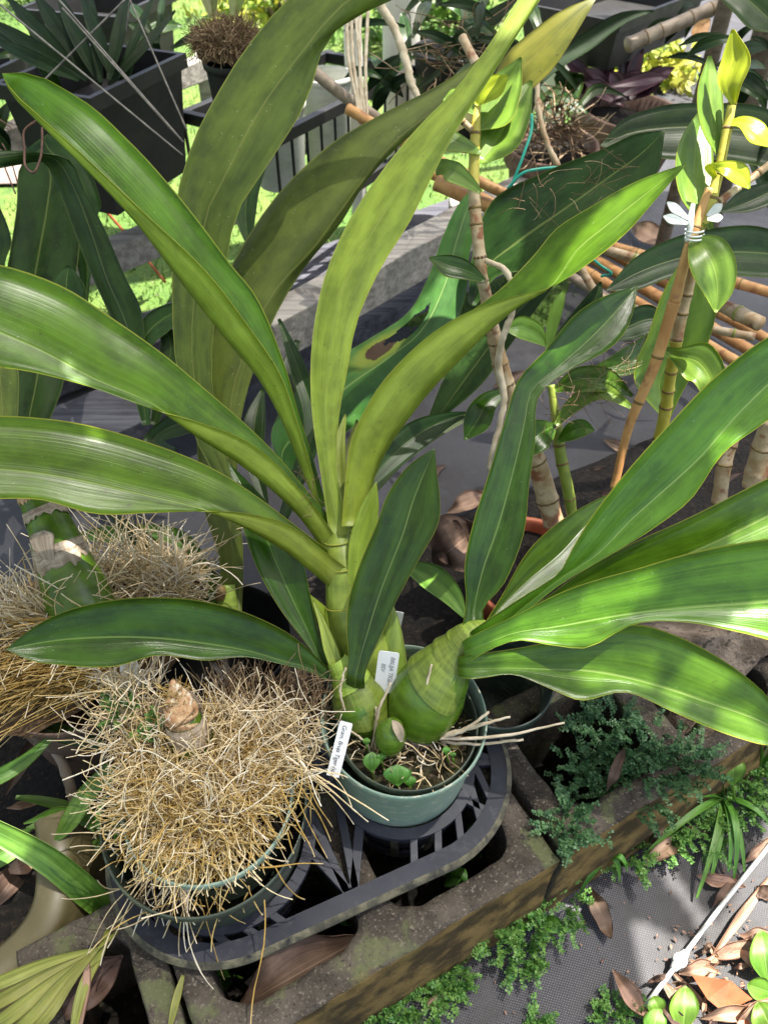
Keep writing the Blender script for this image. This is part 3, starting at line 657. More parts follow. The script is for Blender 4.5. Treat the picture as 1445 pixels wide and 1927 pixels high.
# ------------------------------------------------------------------ carrying tray
TZ = .168; CR = np.array([.020, .420]); CL = np.array([-.170, .338]); TR = .123; HR, HL = .0785, .0905
def tray():
    t = thing('pot_tray', 'black plastic two pot carrying tray with dusty rim on the concrete blocks', 'pot tray', (CR[0]/2+CL[0]/2, CR[1]/2+CL[1]/2, TZ-.02))
    e = (CR - CL); L = np.linalg.norm(e); e /= L; f = np.array([-e[1], e[0]])
    def stad(r, m=96):
        out = []
        for k in range(m):
            a = 2*math.pi*k/m; c, s = math.cos(a), math.sin(a)
            base = CR if c > 0 else CL
            # straight part handled by angle sign of e-direction
            out.append(base + r * (c*e + s*f))
        return np.array(out)
    def ringmesh(name, A, B, z0, z1, mat, thick):
        m = len(A); V = [(*p, z0) for p in A] + [(*p, z1) for p in B]; V += [(*p, z0-thick) for p in A] + [(*p, z1-thick) for p in B]; Fc = []
        for k in range(m):
            q = (k+1) % m; Fc += [(k, q, m+q, m+k), (2*m+k, 3*m+k, 3*m+q, 2*m+q), (k, 2*m+k, 2*m+q, q), (m+k, m+q, 3*m+q, 3*m+k)]
        return mk(name, V, Fc, mat, t, smooth=False)
    ringmesh('rim', stad(TR-.002), stad(TR-.020), TZ, TZ-.002, M['tray'], .004)
    # skirt turned down, dusty
    A, B, C = stad(TR-.0022), stad(TR+.0035), stad(TR+.001); m = len(A)
    V = [(*p, TZ+.001) for p in A] + [(*p, TZ-.004) for p in B] + [(*p, TZ-.015) for p in C] + [(*(p*.999+CR*.0005+CL*.0005), TZ-.015) for p in A]; Fc = []
    for k in range(m):
        q = (k+1) % m
        for r in range(3): Fc.append((r*m+k, (r+1)*m+k, (r+1)*m+q, r*m+q))
    mk('rim_skirt', V, Fc, M['dust'], t)
    for c, h in ((CR, HR), (CL, HL)):
        cir = lambda r: np.array([c + r*np.array([math.cos(a), math.sin(a)]) for a in np.linspace(0, 2*math.pi, 65)[:-1]])
        ringmesh('pot_ring', cir(h+.006), cir(h-.006), TZ-.0015, TZ-.0015, M['tray'], .006)
    def bar(a, b, w=.008, z=TZ-.003, h=.008, mat=None):
        a = np.array(a); b = np.array(b); beam('strut', (*a, z), (*b, z), w, h, mat or M['tray'], t, .0008)
    for c, h, s in ((CR, HR, 1), (CL, HL, -1)):
        for ang in (20, 52, 128, 160, -20, -52, -128, -160, 0 if s > 0 else 180):
            a = R(ang); dv = math.cos(a)*e + math.sin(a)*f
            if dv @ e * s < -.5 : continue
            # to the outer rim
            p0 = c + dv*(h+.003); 
            p1 = c + dv*(TR-.012) if dv @ e * s >= 0 else p0 + f*np.sign(math.sin(a))*((TR-.012)/1 - abs((dv*(h+.003)) @ f))
            bar(p0, p1 + f*0)
    mid = (CR + CL)/2
    for s in (-1, 1):
        edge = mid + f*s*(TR-.014)
        for c, h in ((CR, HR), (CL, HL)):
            sg = 1 if (c is CR) else -1
            tgt = c - e*sg*(h+.002)*math.cos(.55) + f*s*(h+.002)*math.sin(.55)
            bar(edge, tgt, .010); 
            tg2 = c - e*sg*(h+.002)*math.cos(.05) + f*s*(h+.002)*math.sin(.05)
            bar(edge + e*sg*.004, tg2, .009)
    for c, h, s in ((CR, HR, 1), (CL, HL, -1)):        # zigzag lattice between pot ring and rim
        for sd in (-1, 1):
            for kk in range(6):
                u0 = -.035 + .028*kk; a0 = c + e*s*(u0) + f*sd*(TR-.012); ang = math.atan2(math.sqrt(max(0, (h+.003)**2 - min(abs(u0+.014), h)**2)), u0+.014)
                b0 = c + (e*s*math.cos(ang) + f*sd*math.sin(ang))*(h+.003)
                if u0 > .05: a0 = c + (e*s*math.cos(R(75-28*(kk-3))) + f*sd*math.sin(R(75-28*(kk-3))))*(TR-.012)
                bar(a0, b0, .008)
    bar(mid - f*(TR-.02), mid + f*(TR-.02), .007, TZ-.02, .01, M['tray'])
    # cups hanging below
    for c, h in ((CR, HR), (CL, HL)):
        for z in (TZ-.055, TZ-.095):
            rr = h - .008 - (TZ - z)*.12
            cir = lambda r: np.array([c + r*np.array([math.cos(a), math.sin(a)]) for a in np.linspace(0, 2*math.pi, 49)[:-1]])
            ringmesh('cup_hoop', cir(rr+.004), cir(rr), z, z, M['tray'], .012)
        for k in range(10):
            a = 2*math.pi*k/10 + .2; dv = np.array([math.cos(a), math.sin(a)])
            p = c + dv*(h-.002); q = c + dv*(h - .018)
            beam('cup_rib', (*p, TZ-.006), (*q, TZ-.10), .009, .004, M['dust'], t, .0006)
tray()
# ------------------------------------------------------------------ pots
TILT = Vector((0.03, -.07, 1))
def pot(name, label, c, rt, rb, h, mat, lip=.004, axis=TILT, inner=None):
    """thin walled nursery pot; c = centre of the rim"""
    t = thing(name, label, 'plant pot', (c[0], c[1], c[2]-h))
    w = .0022
    prof = [(rb*.2, -h), (rb, -h), (rb+.001, -h+.004), (rb + (rt-lip-rb)*.9, -.018), (rt-lip, -.014), (rt-.0005, -.012), (rt, -.009), (rt, -.002), (rt-.0012, 0), (rt-w, -.0006), (rt-w-.001, -.01), (rt-lip-w, -.02), (rb-w, -h+w+.002), (rb*.15, -h+w+.002)]
    V, Fc = lathe(prof, c, axis, 72, .006); mk('pot_wall', V, Fc, mat, t); return t
RC = np.array([.021, .420, .278]); LC = np.array([-.178, .332, .252])
pot('plant_pot', 'scuffed sage green outer pot in the right hole of the black tray', RC, .0875, .074, .150, M['pot_g'], .003)
pot('plant_pot', 'dark green inner pot holding the mottled bulbs, inside the sage green pot', RC + [.004, -.003, -.008], .0745, .058, .125, M['pot_d'])
pot('plant_pot', 'dark olive outer pot under the tan root tangle in the left tray hole', LC, .1005, .085, .150, M['pot_d'], .003)
pot('plant_pot', 'dark inner pot hidden under the tan root tangle', LC + [.004, .006, .012], .083, .066, .12, M['pot_g'])
def mixdisc(name, c, r, mat, label, amp=.006, axis=TILT, dome=.0):
    V = [tuple(c)]; Fc = []; nr, ns = 12, 48; q = Vector((0, 0, 1)).rotation_difference(Vector(axis).normalized())
    for i in range(1, nr+1):
        for k in range(ns):
            a = 2*math.pi*k/ns; rr = r*i/nr; x, y = rr*math.cos(a), rr*math.sin(a)
            v = q @ Vector((x, y, amp*mnoise.noise(Vector((x*70, y*70, c[0]*9))) + dome*(1-(i/nr)**2))); V.append((v.x+c[0], v.y+c[1], v.z+c[2]))
    for k in range(ns): Fc.append((0, 1+k, 1+(k+1) % ns))
    for i in range(nr-1):
        for k in range(ns): a = 1+i*ns; Fc.append((a+k, a+ns+k, a+ns+(k+1) % ns, a+(k+1) % ns))
    return tag(mk(name, V, Fc, mat), label, 'potting mix', kind='stuff')
mixdisc('potting_mix', RC + [.004, 0, -.034], .069, M['moss'], 'dark mossy potting mix in the right pot', .009)
mixdisc('potting_mix', LC + [.004, .006, -.012], .078, M['soil'], 'dark potting mix under the root tangle', .008, dome=.03)

# ------------------------------------------------------------------ main orchid growth (tall, light green)
TC = thing('orchid_plant', 'tall yellow green orchid with long arching leaves fanning from the centre', 'orchid', P(712, 1270, .86))
cu = (M['c_top'], M['c_und']); co = (M['c_top'], M['c_oli'])
def sw(rows, a=0, b=0, hd=.9, td=.9):
    """(Lx,Ly,Mx,My,Rx,Ry) rows -> add depth running from hd to td and edge offsets (far edge a, near edge b)"""
    n = len(rows); out = []
    for i, r in enumerate(rows):
        s = i/(n-1)
        if len(r) == 2: r = (r[0], r[1])*3
        d = hd + (td-hd)*s
        if len(r) == 6:
            wl = math.hypot(r[0]-r[2], r[1]-r[3])/FPX*d; wr = math.hypot(r[4]-r[2], r[5]-r[3])/FPX*d
            out.append((*r, d, a*max(wl, .004) if i < n-1 else 0, b*max(wr, .006) if i < n-1 else 0))
        else: out.append(r)
    return out
# C4 upright broad olive leaf behind
leaf(TC, sw([(470,980,480,985,490,980), (380,850,400,850,420,840), (335,700,365,705,398,690), (325,560,365,565,412,560), (326,470,375,480,432,470), (335,365,390,400,446,400), (358,285,425,330,510,300), (400,195,485,215,575,195), (465,90,560,110,622,65), (560,-15,650,5,745,-5), (680,-75,770,-60,850,-65), (960,-120)], .25, .1, .98, .80), (M['c_top'], M['c_oli']), see='under', q=.55)
# C1
leaf(TC, sw([(614,950,600,962,603,950), (587,855,562,868,580,858), (563,782,530,789,556,782), (537,690,490,716,527,702), (492,575,427,640,458,600), (432,494,345,535,386,508), (342,375,250,412,270,398), (240,262,150,306,160,294), (140,178,62,219,66,210), (60,138,22,175,24,170), (4,138)], .35, -.6, .86, .70), cu, q=.55, n=34)
# C2
leaf(TC, sw([(640,992,616,1045,627,1002), (580,925,562,970,577,934), (530,866,520,928,526,878), (470,805,450,872,463,829), (390,735,360,815,373,794), (310,668,282,758,277,766), (210,597,180,714,170,728), (110,535,70,656,56,699), (0,498,-30,612,-40,682), (-90,490,-110,570,-120,635), (-200,560)], .25, -.35, .85, .68), cu, q=.75, n=34)
# C3
leaf(TC, sw([(628,1042,628,1110,652,1068), (600,1022,598,1085,606,1034), (545,980,545,1042,551,991), (475,928,478,1002,478,968), (390,876,375,957,374,962), (290,836,270,932,285,965), (180,803,165,907,180,967), (80,787,60,889,75,940), (-20,783,-40,880,-30,938), (-130,800,-140,870,-130,925), (-240,860)], .25, -.3, .835, .69), cu, q=.75, n=34)
# C6 centre upright, underside
leaf(TC, sw([(620,1000,640,1010,662,1000), (604,890,620,890,634,890), (588,780,612,780,638,780), (585,690,618,690,653,700), (592,610,628,610,670,610), (612,520,655,520,712,512), (655,420,705,430,770,418), (712,332,755,350,806,345), (785,242,825,265,858,245), (860,165,895,170,925,140), (920,85,950,90,975,60), (985,-15,1010,-5,1025,-20), (1060,-110)], .2, .2, .84, .78), cu, see='under', q=.4, n=34)
# C8 centre right, folded then opening
leaf(TC, sw([(662,992,692,990,643,990), (667,895,706,892,650,902), (682,832,732,839,659,833), (707,775,769,786,686,772), (748,712,812,732,726,710), (815,640,865,677,800,637), (887,585,922,620,882,586), (945,541,975,577,962,559), (1000,485,1035,541,1034,541), (1051,426,1088,468,1122,485), (1111,389,1142,423,1178,438), (1195,342,1212,367,1224,386), (1252,320,1258,332,1262,342), (1292,308)], .5, -.3, .835, .74), cu, q=.85, n=40)
# C7 ageing yellow leaf at the top
leaf(TC, sw([(640,985,645,990,650,985,.865,0,0), (608,850,616,850,624,850,.875,0,0), (608,680,618,680,628,683,.885,0,0), (645,515,658,518,672,522,.895,0,0), (722,362,738,368,754,375,.90,0,0), (815,242,832,250,848,256,.90,0,0), (905,190,925,205,950,205), (955,98,985,125,1008,162), (1000,60,1022,90,1042,128), (1047,25,1060,50,1078,72), (1125,-8)], .1, .1, .96, .875), (M['y_lea'], M['y_lea']), see='under', n=40, label='ageing yellow leaf with ragged brown tip')
# inner narrow leaves at the crown
leaf(TC, W([(655,1000,14,.85), (640,900,26,.87), (640,830,20,.88), (650,780,4,.9)]), cu, see='under')
leaf(TC, W([(664,1020,18,.85), (655,930,30,.88), (662,840,22,.90), (672,790,4,.9)]), (M['c_top'], M['c_oli']), see='under')
# sheath bract
leaf(TC, sw([(657,1120,662,1120,672,1120), (655,1066,668,1066,690,1045), (662,1000,676,1000,706,1000), (680,948,690,955,712,955), (708,906)], .0, .5, .825, .815), (M['cstem'], M['c_und']), see='under', name='sheath')
tube(TC, 'stem', [(632,990,.857,16), (640,1030,.85,30), (648,1075,.845,36), (655,1130,.845,42), (672,1190,.85,48), (700,1250,.86,50), (730,1330,.88,46)], M['cstem'], 18)
for (x, y, d, r, a) in ((641,1012,.848,30,.25), (649,1060,.843,36,.2), (656,1128,.841,43,.3)):
    # clasping leaf base seam
    pts = [P(x + r*1.03*math.cos(b)*1.0, y + r*.42*math.sin(b) - r*a*math.cos(b), d - .021*math.sin(b)*r/36) for b in np.linspace(0, math.pi, 12)]
    V, Fc = sweep(pts, [.0008]*12, 6); mk('leaf_base_seam', V, Fc, M['c_und'], TC)
leaf(TC, sw([(640,1300,660,1310,690,1300), (615,1215,640,1230,665,1235), (595,1165,612,1190,640,1190), (582,1135,596,1150,620,1150), (574,1112)], .1, .6, .842, .83), (M['sheath'], M['c_und']), see='under', name='sheath')
leaf(TC, sw([(690,1330,720,1330,760,1320), (690,1255,725,1260,765,1250), (705,1205,730,1205,757,1195), (728,1170,738,1172,750,1165), (737,1132)], .4, .2, .835, .85), (M['sheath'], M['sheath']), see='under', name='sheath')

# ------------------------------------------------------------------ right growth: fat bulb with spreading leaves
TRT = thing('orchid_plant', 'orchid with fat glossy bulb in the green pot and broad leaves spreading right', 'orchid', P(790, 1370, .83))
ru = (M['r_top'], M['r_und']); du = (M['d_top'], M['d_und'])
def ovoid(par, name, pts, mat, sides=28):
    return tube(par, name, pts, mat, sides, 40)
ovoid(TRT, 'bulb', [(778,1378,.835,20), (783,1362,.83,52), (793,1335,.82,66), (808,1303,.81,69), (830,1268,.80,58), (852,1238,.795,44), (878,1210,.79,34)], M['bulb'])
def band(par, a, b, mat, name='sheath_band', grow=1.03, wig=.0016, sides=48):
    """pale leaf base clasping the bulb: ring between two axis stations with ragged lower edge"""
    A = np.array([[p[2], 0, p[0], p[1], p[3]] for p in a], float); NB = 20; B = cr(A, NB); X = np.array([P(x[2], x[3], x[0]) for x in B]); rad = np.array([x[4]/FPX*x[0]*grow for x in B])
    V, Fc = sweep(X, rad, sides, False); V = np.array(V).reshape(NB, sides, 3); T = X[-1]-X[0]; T /= np.linalg.norm(T)
    for k in range(sides):
        off = b*math.sin(2*math.pi*k/sides+.8) + rng.normal(0, wig)
        for i in range(NB): V[i, k] += T*off*(1 - i/(NB-1))**2
        V[0, k] = X[0] + T*off + (V[0, k]-X[0]-T*off)*.975
    return mk(name, V.reshape(-1, 3), Fc, mat, par, True, [(k/sides, i*.4) for i in range(NB) for k in range(sides)])
band(TRT, [(817,1289,.805,66.5), (830,1268,.80,58), (852,1238,.795,44), (870,1218,.79,37)], .010, M['sheath'], grow=1.03, wig=.0003)
band(TRT, [(846,1247,.797,48), (862,1228,.792,40), (885,1200,.786,32), (896,1188,.784,24)], .008, M['sheath'], grow=1.06, wig=.0002)
tube(TRT, 'neck', [(870,1216,.79,40), (888,1197,.786,32), (905,1180,.786,18), (915,1170,.787,5)], M['cstem'], 20)
band(TRT, [(774,1370,.836,38), (782,1352,.83,56), (786,1335,.825,64)], .02, M['paper'], name='dry_sheath', grow=1.006)
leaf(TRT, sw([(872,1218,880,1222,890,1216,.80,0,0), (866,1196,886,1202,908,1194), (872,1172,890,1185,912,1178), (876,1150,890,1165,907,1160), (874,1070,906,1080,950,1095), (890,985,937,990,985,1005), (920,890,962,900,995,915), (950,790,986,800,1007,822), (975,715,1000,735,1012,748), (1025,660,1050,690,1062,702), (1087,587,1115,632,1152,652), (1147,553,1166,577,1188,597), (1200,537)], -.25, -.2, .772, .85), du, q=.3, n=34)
leaf(TRT, sw([(892,1205,900,1205,915,1205), (940,1130,935,1150,950,1160), (985,1050,990,1095,1010,1110), (1030,1000,1055,1040,1085,1060), (1085,960,1105,985,1140,1000), (1135,934,1145,950,1160,960), (1190,915)], -.2, -.2, .80, .90), (M['r_top'], M['r_und']))
leaf(TRT, sw([(862,1212,868,1220,874,1228,.80,0,0), (888,1186,893,1205,905,1215), (915,1168,925,1190,935,1200), (980,1125,985,1143,992,1150), (1052,1078,1058,1085,1066,1092), (1075,1035,1115,1050,1160,1037), (1121,962,1188,977,1238,988), (1185,880,1250,922,1302,937), (1260,797,1312,866,1352,862), (1350,705,1395,772,1425,805), (1445,634,1482,692,1505,745), (1540,590,1562,640,1575,680), (1650,585)], -.3, -.25, .768, .765), ru, n=34)
leaf(TRT, sw([(866,1215,872,1222,878,1230,.80,0,0), (895,1190,900,1210,912,1222), (930,1172,940,1195,950,1202), (1000,1142,1010,1160,1030,1165), (1100,1072,1112,1102,1130,1130), (1178,1028,1200,1078,1220,1115), (1296,974,1322,1030,1345,1075), (1445,900,1462,962,1470,1035), (1560,850,1575,905,1585,965), (1690,825)], -.2, -.2, .775, .785), ru)
leaf(TRT, sw([(850,1222,854,1232,858,1242,.805,0,0), (876,1202,878,1226,882,1244), (912,1185,912,1212,915,1226), (960,1163,960,1193,962,1207), (1055,1115,1055,1178,1044,1215), (1115,1093,1120,1166,1105,1219), (1195,1071,1195,1154,1185,1177), (1296,1041,1300,1143,1290,1171), (1396,1021,1400,1136,1396,1191), (1500,1012,1500,1127,1500,1215), (1620,1050,1620,1125,1610,1190), (1730,1120)], -.12, -.28, .762, .71), ru, n=34)
leaf(TRT, sw([(842,1244,846,1254,850,1264,.81,0,0), (866,1236,866,1258,870,1276), (905,1230,902,1258,905,1276), (960,1222,960,1257,960,1269), (1040,1206,1045,1260,1040,1298), (1105,1189,1105,1262,1090,1318), (1195,1175,1190,1278,1178,1303), (1270,1195,1265,1299,1262,1338), (1345,1233,1332,1322,1338,1371), (1405,1275,1395,1343,1395,1391), (1447,1315,1440,1362,1437,1402), (1490,1400)], -.15, -.2, .763, .745), ru, n=36, wav=.01)
# small cut back-bulb in front
tube(TRT, 'old_bulb', [(735,1408,.80,20), (734,1394,.79,28), (736,1376,.78,28), (744,1360,.775,15)], M['bulb'], 20, 20)
leaf(TRT, W([(756,1396,6,.768), (752,1378,18,.762), (744,1362,14,.764), (738,1355,2,.768)]), (M['paper'], M['paper']), name='cut_face')

# ------------------------------------------------------------------ left small growth
TL = thing('orchid_plant', 'small orchid growth with dark leaves at the left of the green pot', 'orchid', P(675, 1370, .835))
ovoid(TL, 'bulb', [(690,1378,.835,22), (688,1360,.83,44), (680,1330,.825,52), (668,1300,.82,46), (655,1275,.815,32), (640,1255,.81,22)], M['bulb'])
band(TL, [(682,1334,.825,52), (670,1304,.82,47), (657,1278,.815,33), (645,1262,.81,24)], .012, M['sheath'], grow=1.035, wig=.0003)
band(TL, [(662,1288,.818,40), (650,1268,.812,28), (632,1240,.808,18)], -.006, M['cstem'], grow=1.05, wig=.0002)
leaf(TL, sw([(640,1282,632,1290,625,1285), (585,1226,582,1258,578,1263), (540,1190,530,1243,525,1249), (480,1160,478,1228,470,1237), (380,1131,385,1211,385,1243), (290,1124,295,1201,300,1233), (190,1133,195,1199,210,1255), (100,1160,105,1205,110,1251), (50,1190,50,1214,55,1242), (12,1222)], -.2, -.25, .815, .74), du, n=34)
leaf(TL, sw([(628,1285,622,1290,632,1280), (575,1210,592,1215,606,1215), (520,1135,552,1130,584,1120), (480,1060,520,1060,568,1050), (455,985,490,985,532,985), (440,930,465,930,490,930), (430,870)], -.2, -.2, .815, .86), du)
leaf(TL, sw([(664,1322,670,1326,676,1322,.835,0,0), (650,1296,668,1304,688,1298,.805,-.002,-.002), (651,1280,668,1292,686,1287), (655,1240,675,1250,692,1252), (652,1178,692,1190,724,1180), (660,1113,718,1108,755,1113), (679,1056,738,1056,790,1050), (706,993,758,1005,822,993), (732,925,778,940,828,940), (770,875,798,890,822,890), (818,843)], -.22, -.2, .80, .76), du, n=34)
leaf(TL, W([(640,1275,22,.808), (622,1220,26,.81), (606,1170,14,.815), (590,1130,3,.82)]), (M['d_top'], M['cstem']), see='under')

# ------------------------------------------------------------------ name tags with handwriting
def text_mesh(name, txt, size, par, org, ex, ey, mat, ez):
    cu_ = bpy.data.curves.new('txt', 'FONT'); cu_.body = txt; cu_.size = size; cu_.shear = .25; cu_.space_character = .95
    ob = bpy.data.objects.new('txt', cu_); COL.objects.link(ob); dg = bpy.context.evaluated_depsgraph_get(); me = bpy.data.meshes.new_from_object(ob.evaluated_get(dg))
    bpy.data.objects.remove(ob); bpy.data.curves.remove(cu_)
    for v in me.vertices:
        wob = .02*size*math.sin(v.co.x/size*5.0); w = np.array(org) + np.array(ex)*v.co.x + np.array(ey)*(v.co.y+wob) + np.array(ez)*.0007; v.co = Vector(w)
    me.name = name; me.materials.clear(); me.materials.append(mat); o = bpy.data.objects.new(name, me); return attach(o, par)
def plate(label, TLp, TRp, BLp, mats=None, thick=.0008, txt=(), point=None):
    """flat plastic plant label from three corners (3d): top-left, top-right, bottom-left"""
    a, b, c = map(np.array, (TLp, TRp, BLp)); ex = b-a; w = np.linalg.norm(ex); ex /= w; ey = c-a; ey -= ex*(ey@ex); h = np.linalg.norm(ey); ey /= h; ez = np.cross(ey, ex)
    if ez @ (CAMP-a) < 0: ez = -ez
    t = thing('plant_label', label, 'plant label', tuple(c)); r = w*.12
    out = [(r, 0), (w-r, 0), (w-r*.3, r*.3), (w, r), (w, h)] + ([(w*.5, h+point)] if point else []) + [(0, h), (0, r), (r*.3, r*.3)]
    n = len(out); V = [a + ex*x + ey*y + ez*thick*.5 for x, y in out] + [a + ex*x + ey*y - ez*thick*.5 for x, y in out]
    card = mk('label_card', V, [tuple(range(n)), tuple(range(n, 2*n))[::-1]] + [(i, n+i, n+(i+1) % n, (i+1) % n) for i in range(n)], M['tagw'], t, smooth=False)
    for s, size, x, y, mat in txt:   # writing runs down the label
        text_mesh('lettering', s, size, card, a + ex*w*x + ey*h*y, ey, -ex if False else ex*1.0, mat, ez)
    return t
plate('white plant label reading BRUJA TIGER BSV between the bulbs', P(713,1224,.80), P(752,1229,.80), P(700,1300,.82), txt=[('BRUJA TIGER', .0065, .62, .10, M['inkg']), ('BSV', .0065, .22, .28, M['inkg'])])
plate('white plant label with black writing at the front left of the green pot', P(640,1356,.748), P(664,1362,.748), P(655,1468,.757), txt=[('Gram. Bruja Tiger (spot)', .0062, .30, .05, M['ink'])])
plate('white plant label with faint writing behind the root tangle', P(222,1238,.86), P(258,1240,.86), P(245,1282,.88), txt=[('dark', .008, .5, .1, M['inkg'])])
plate('blank white plant label behind the centre stem at the pot rim', P(744,1150,.90), P(760,1153,.90), P(752,1200,.92))

# ------------------------------------------------------------------ left pot: stump and root tangle
TS = thing('cut_orchid_stump', 'cut green orchid bulb with fibrous top in the root tangle', 'orchid stump', P(365, 1420, .80))
ovoid(TS, 'bulb', [(372,1425,.785,40), (362,1395,.77,39), (350,1365,.757,35), (343,1345,.752,29), (338,1332,.75,23)], M['bulb'])
tube(TS, 'cut_top', [(348,1360,.752,32), (341,1340,.749,30), (336,1320,.746,23), (330,1300,.743,14), (324,1280,.741,4)], M['fiber'], 22, 26, jit=.0009)
n = 90; tx = P(334, 1312, .746); roots('cut_fibres', tx + rng.normal(0, .006, (n, 3)), np.array([-.1, .1, 1.]) + rng.normal(0, .6, (n, 3)), rng.uniform(.008, .018, n), .0005, M['rootg'], TS, .2, k=5)['kind'] = 'stuff'
band(TS, [(356,1382,.763,38), (351,1368,.758,36), (347,1355,.754,33)], .008, M['paper'], 'dry_sheath', 1.04, .004)
leaf(TS, W([(378,1365,16,.785), (368,1325,22,.775), (352,1298,6,.77)]), (M['paper'], M['paper']), name='dry_sheath')
leaf(TS, W([(300,1350,20,.79), (298,1330,16,.785), (300,1312,4,.78)]), (M['paper'], M['paper']), name='dry_sheath')
V = []
def hang(name, n, px, d, dirs, L, rad, mat, label=None, curl=.3, grav=0, k=9, par=None):
    pass
RT = thing('root_tangle', 'dense tangle of tan upright roots overflowing the dark left pot', 'root mass', tuple(LC + [0, 0, -.05]))
def disc(n, rmax, zb, dome, rmin=0, cy=.022):
    r = rmin + (rmax-rmin)*np.sqrt(rng.random(n)); a = rng.uniform(0, 2*math.pi, n)
    fr = np.clip(-np.sin(a)*r/.08, 0, 1); x = LC[0] - .003 - .006*fr + r*np.cos(a)*(1.08 - .28*fr); y = LC[1] + cy + r*np.sin(a)*np.where(np.sin(a) < 0, .93, 1.05); z = LC[2] + zb + dome*(1-(r/.10)**2)
    return np.stack([x, y, z], 1), a
def rd(n, up=.3):
    d = rng.normal(0, 1, (n, 3)); d[:, 2] = d[:, 2]*.25 + up; return d
def mat_roots(n, rmax, zb, dome, up, l0, l1, r0, r1, mat, curl, name='root_mat', rmin=0, pull=0.4, cy=.022):
    X, a = disc(n, rmax, zb, dome, rmin, cy); d = rd(n, up); d[:, :2] -= pull*(X[:, :2]-np.array([LC[0]+.006, LC[1]+cy]))/rmax*1.2
    roots(name, X, d, rng.uniform(l0, l1, n), rng.uniform(r0, r1, n), mat, RT, curl, -.03, 15)['kind'] = 'stuff'
mat_roots(1500, .066, -.012, .026, .08, .04, .075, .00045, .0008, M['rootg'], .32, pull=.75)
mat_roots(1400, .068, .000, .030, .08, .045, .085, .0004, .0007, M['root'], .30, pull=.9)
mat_roots(750, .070, .006, .032, .08, .045, .10, .0004, .0008, M['rootp'], .24, pull=.9)
mat_roots(700, .068, .004, .024, .05, .03, .06, .0005, .0009, M['root'], .32, 'root_mat', .03, .8, .0)
X, a = disc(330, .074, .0, .03, .05); dd = np.stack([np.cos(a), np.sin(a), rng.uniform(-.3, .6, 330)], 1) + rng.normal(0, .5, (330, 3))
roots('root_fringe', X, dd, rng.uniform(.015, .035, 330), rng.uniform(.0004, .0007, 330), M['rootp'], RT, .3)['kind'] = 'stuff'
# knobbly short ends at the front, inside the rim
n = 330; aa = rng.uniform(-2.7, -.4, n); q = rng.uniform(.45, 1.0, n); X = np.stack([LC[0] + .078*np.cos(aa)*q, LC[1] + .004 + .072*np.sin(aa)*q, LC[2] + rng.uniform(-.01, .012, n)], 1)
dd = np.stack([np.cos(aa)*.6, np.sin(aa)*.8, rng.uniform(-.9, -.1, n)], 1) + rng.normal(0, .3, (n, 3))
roots('root_ends', X, dd, rng.uniform(.012, .03, n), rng.uniform(.0007, .0012, n), M['root'], RT, .25, -.1, sides=4)['kind'] = 'stuff'
# long stragglers hanging over the rim: front, front-left, right
def strag(name, n, pa, pb, da, db, mat, r=.0008, curl=.10, spread=10):
    X, Dd, L = [], [], []
    for i in range(n):
        s = rng.normal(0, spread, 2); e = rng.normal(0, spread*1.8, 2); A_ = P(pa[0]+s[0], pa[1]+s[1], da); B_ = P(pb[0]+s[0]+e[0], pb[1]+s[1]+e[1], db)
        X.append(A_); Dd.append((B_-A_) + np.array([0, 0, .35*np.linalg.norm(B_-A_)])); L.append(np.linalg.norm(B_-A_)*rng.uniform(.5, 1.05))
    roots(name, np.array(X), np.array(Dd), np.array(L), rng.uniform(.7, 1.2, n)*r, mat, RT, curl, -.11, 10)['kind'] = 'stuff'
strag('hanging_roots', 14, (290,1640), (190,1770), .72, .76, M['rootp'])
strag('hanging_roots', 30, (345,1640), (325,1770), .715, .74, M['rootp'])
strag('hanging_roots', 2, (352,1680), (347,1850), .715, .74, M['rootp'])
strag('hanging_roots', 24, (420,1630), (430,1720), .72, .735, M['root'], spread=40)
strag('hanging_roots', 8, (570,1455), (600,1620), .735, .75, M['root'], spread=20)
strag('hanging_roots', 11, (570,1440), (655,1530), .735, .755, M['rootp'], spread=18)
strag('hanging_roots', 12, (240,1400), (165,1430), .75, .76, M['rootp'], spread=30)
strag('hanging_roots', 4, (240,1590), (95,1585), .74, .75, M['rootp'], spread=12)
strag('hanging_roots', 6, (240,1520), (160,1490), .75, .76, M['rootp'], spread=12)
strag('hanging_roots', 4, (540,1560), (545,1620), .735, .75, M['root'], spread=8)
# brown-grey brush behind, towards the orchid
n = 420; X = np.array([P(rng.uniform(400, 610), rng.uniform(1300, 1380), rng.uniform(.80, .86)) for _ in range(n)]); dd = np.stack([rng.normal(.1, .3, n), rng.normal(.35, .3, n), rng.uniform(.3, 1, n)], 1)
roots('root_brush', X, dd, rng.uniform(.03, .06, n), rng.uniform(.0005, .0008, n), M['rootb'], RT, .14)['kind'] = 'stuff'
n = 420; X = np.array([P(rng.uniform(400, 590), rng.uniform(1330, 1460), rng.uniform(.765, .81)) for _ in range(n)]); dd = np.stack([rng.normal(.1, .6, n), rng.normal(.1, .5, n), rng.uniform(0, .6, n)], 1)
roots('root_brush', X, dd, rng.uniform(.03, .055, n), rng.uniform(.0004, .0007, n), M['rootp'], RT, .25)['kind'] = 'stuff'
n = 260; X = np.array([P(rng.uniform(190, 300), rng.uniform(1270, 1420), rng.uniform(.77, .82)) for _ in range(n)]); dd = np.stack([rng.normal(0, .6, n), rng.normal(.1, .5, n), rng.uniform(0, .6, n)], 1)
roots('root_brush', X, dd, rng.uniform(.03, .07, n), rng.uniform(.0005, .0008, n), M['rootp'], RT, .25)['kind'] = 'stuff'
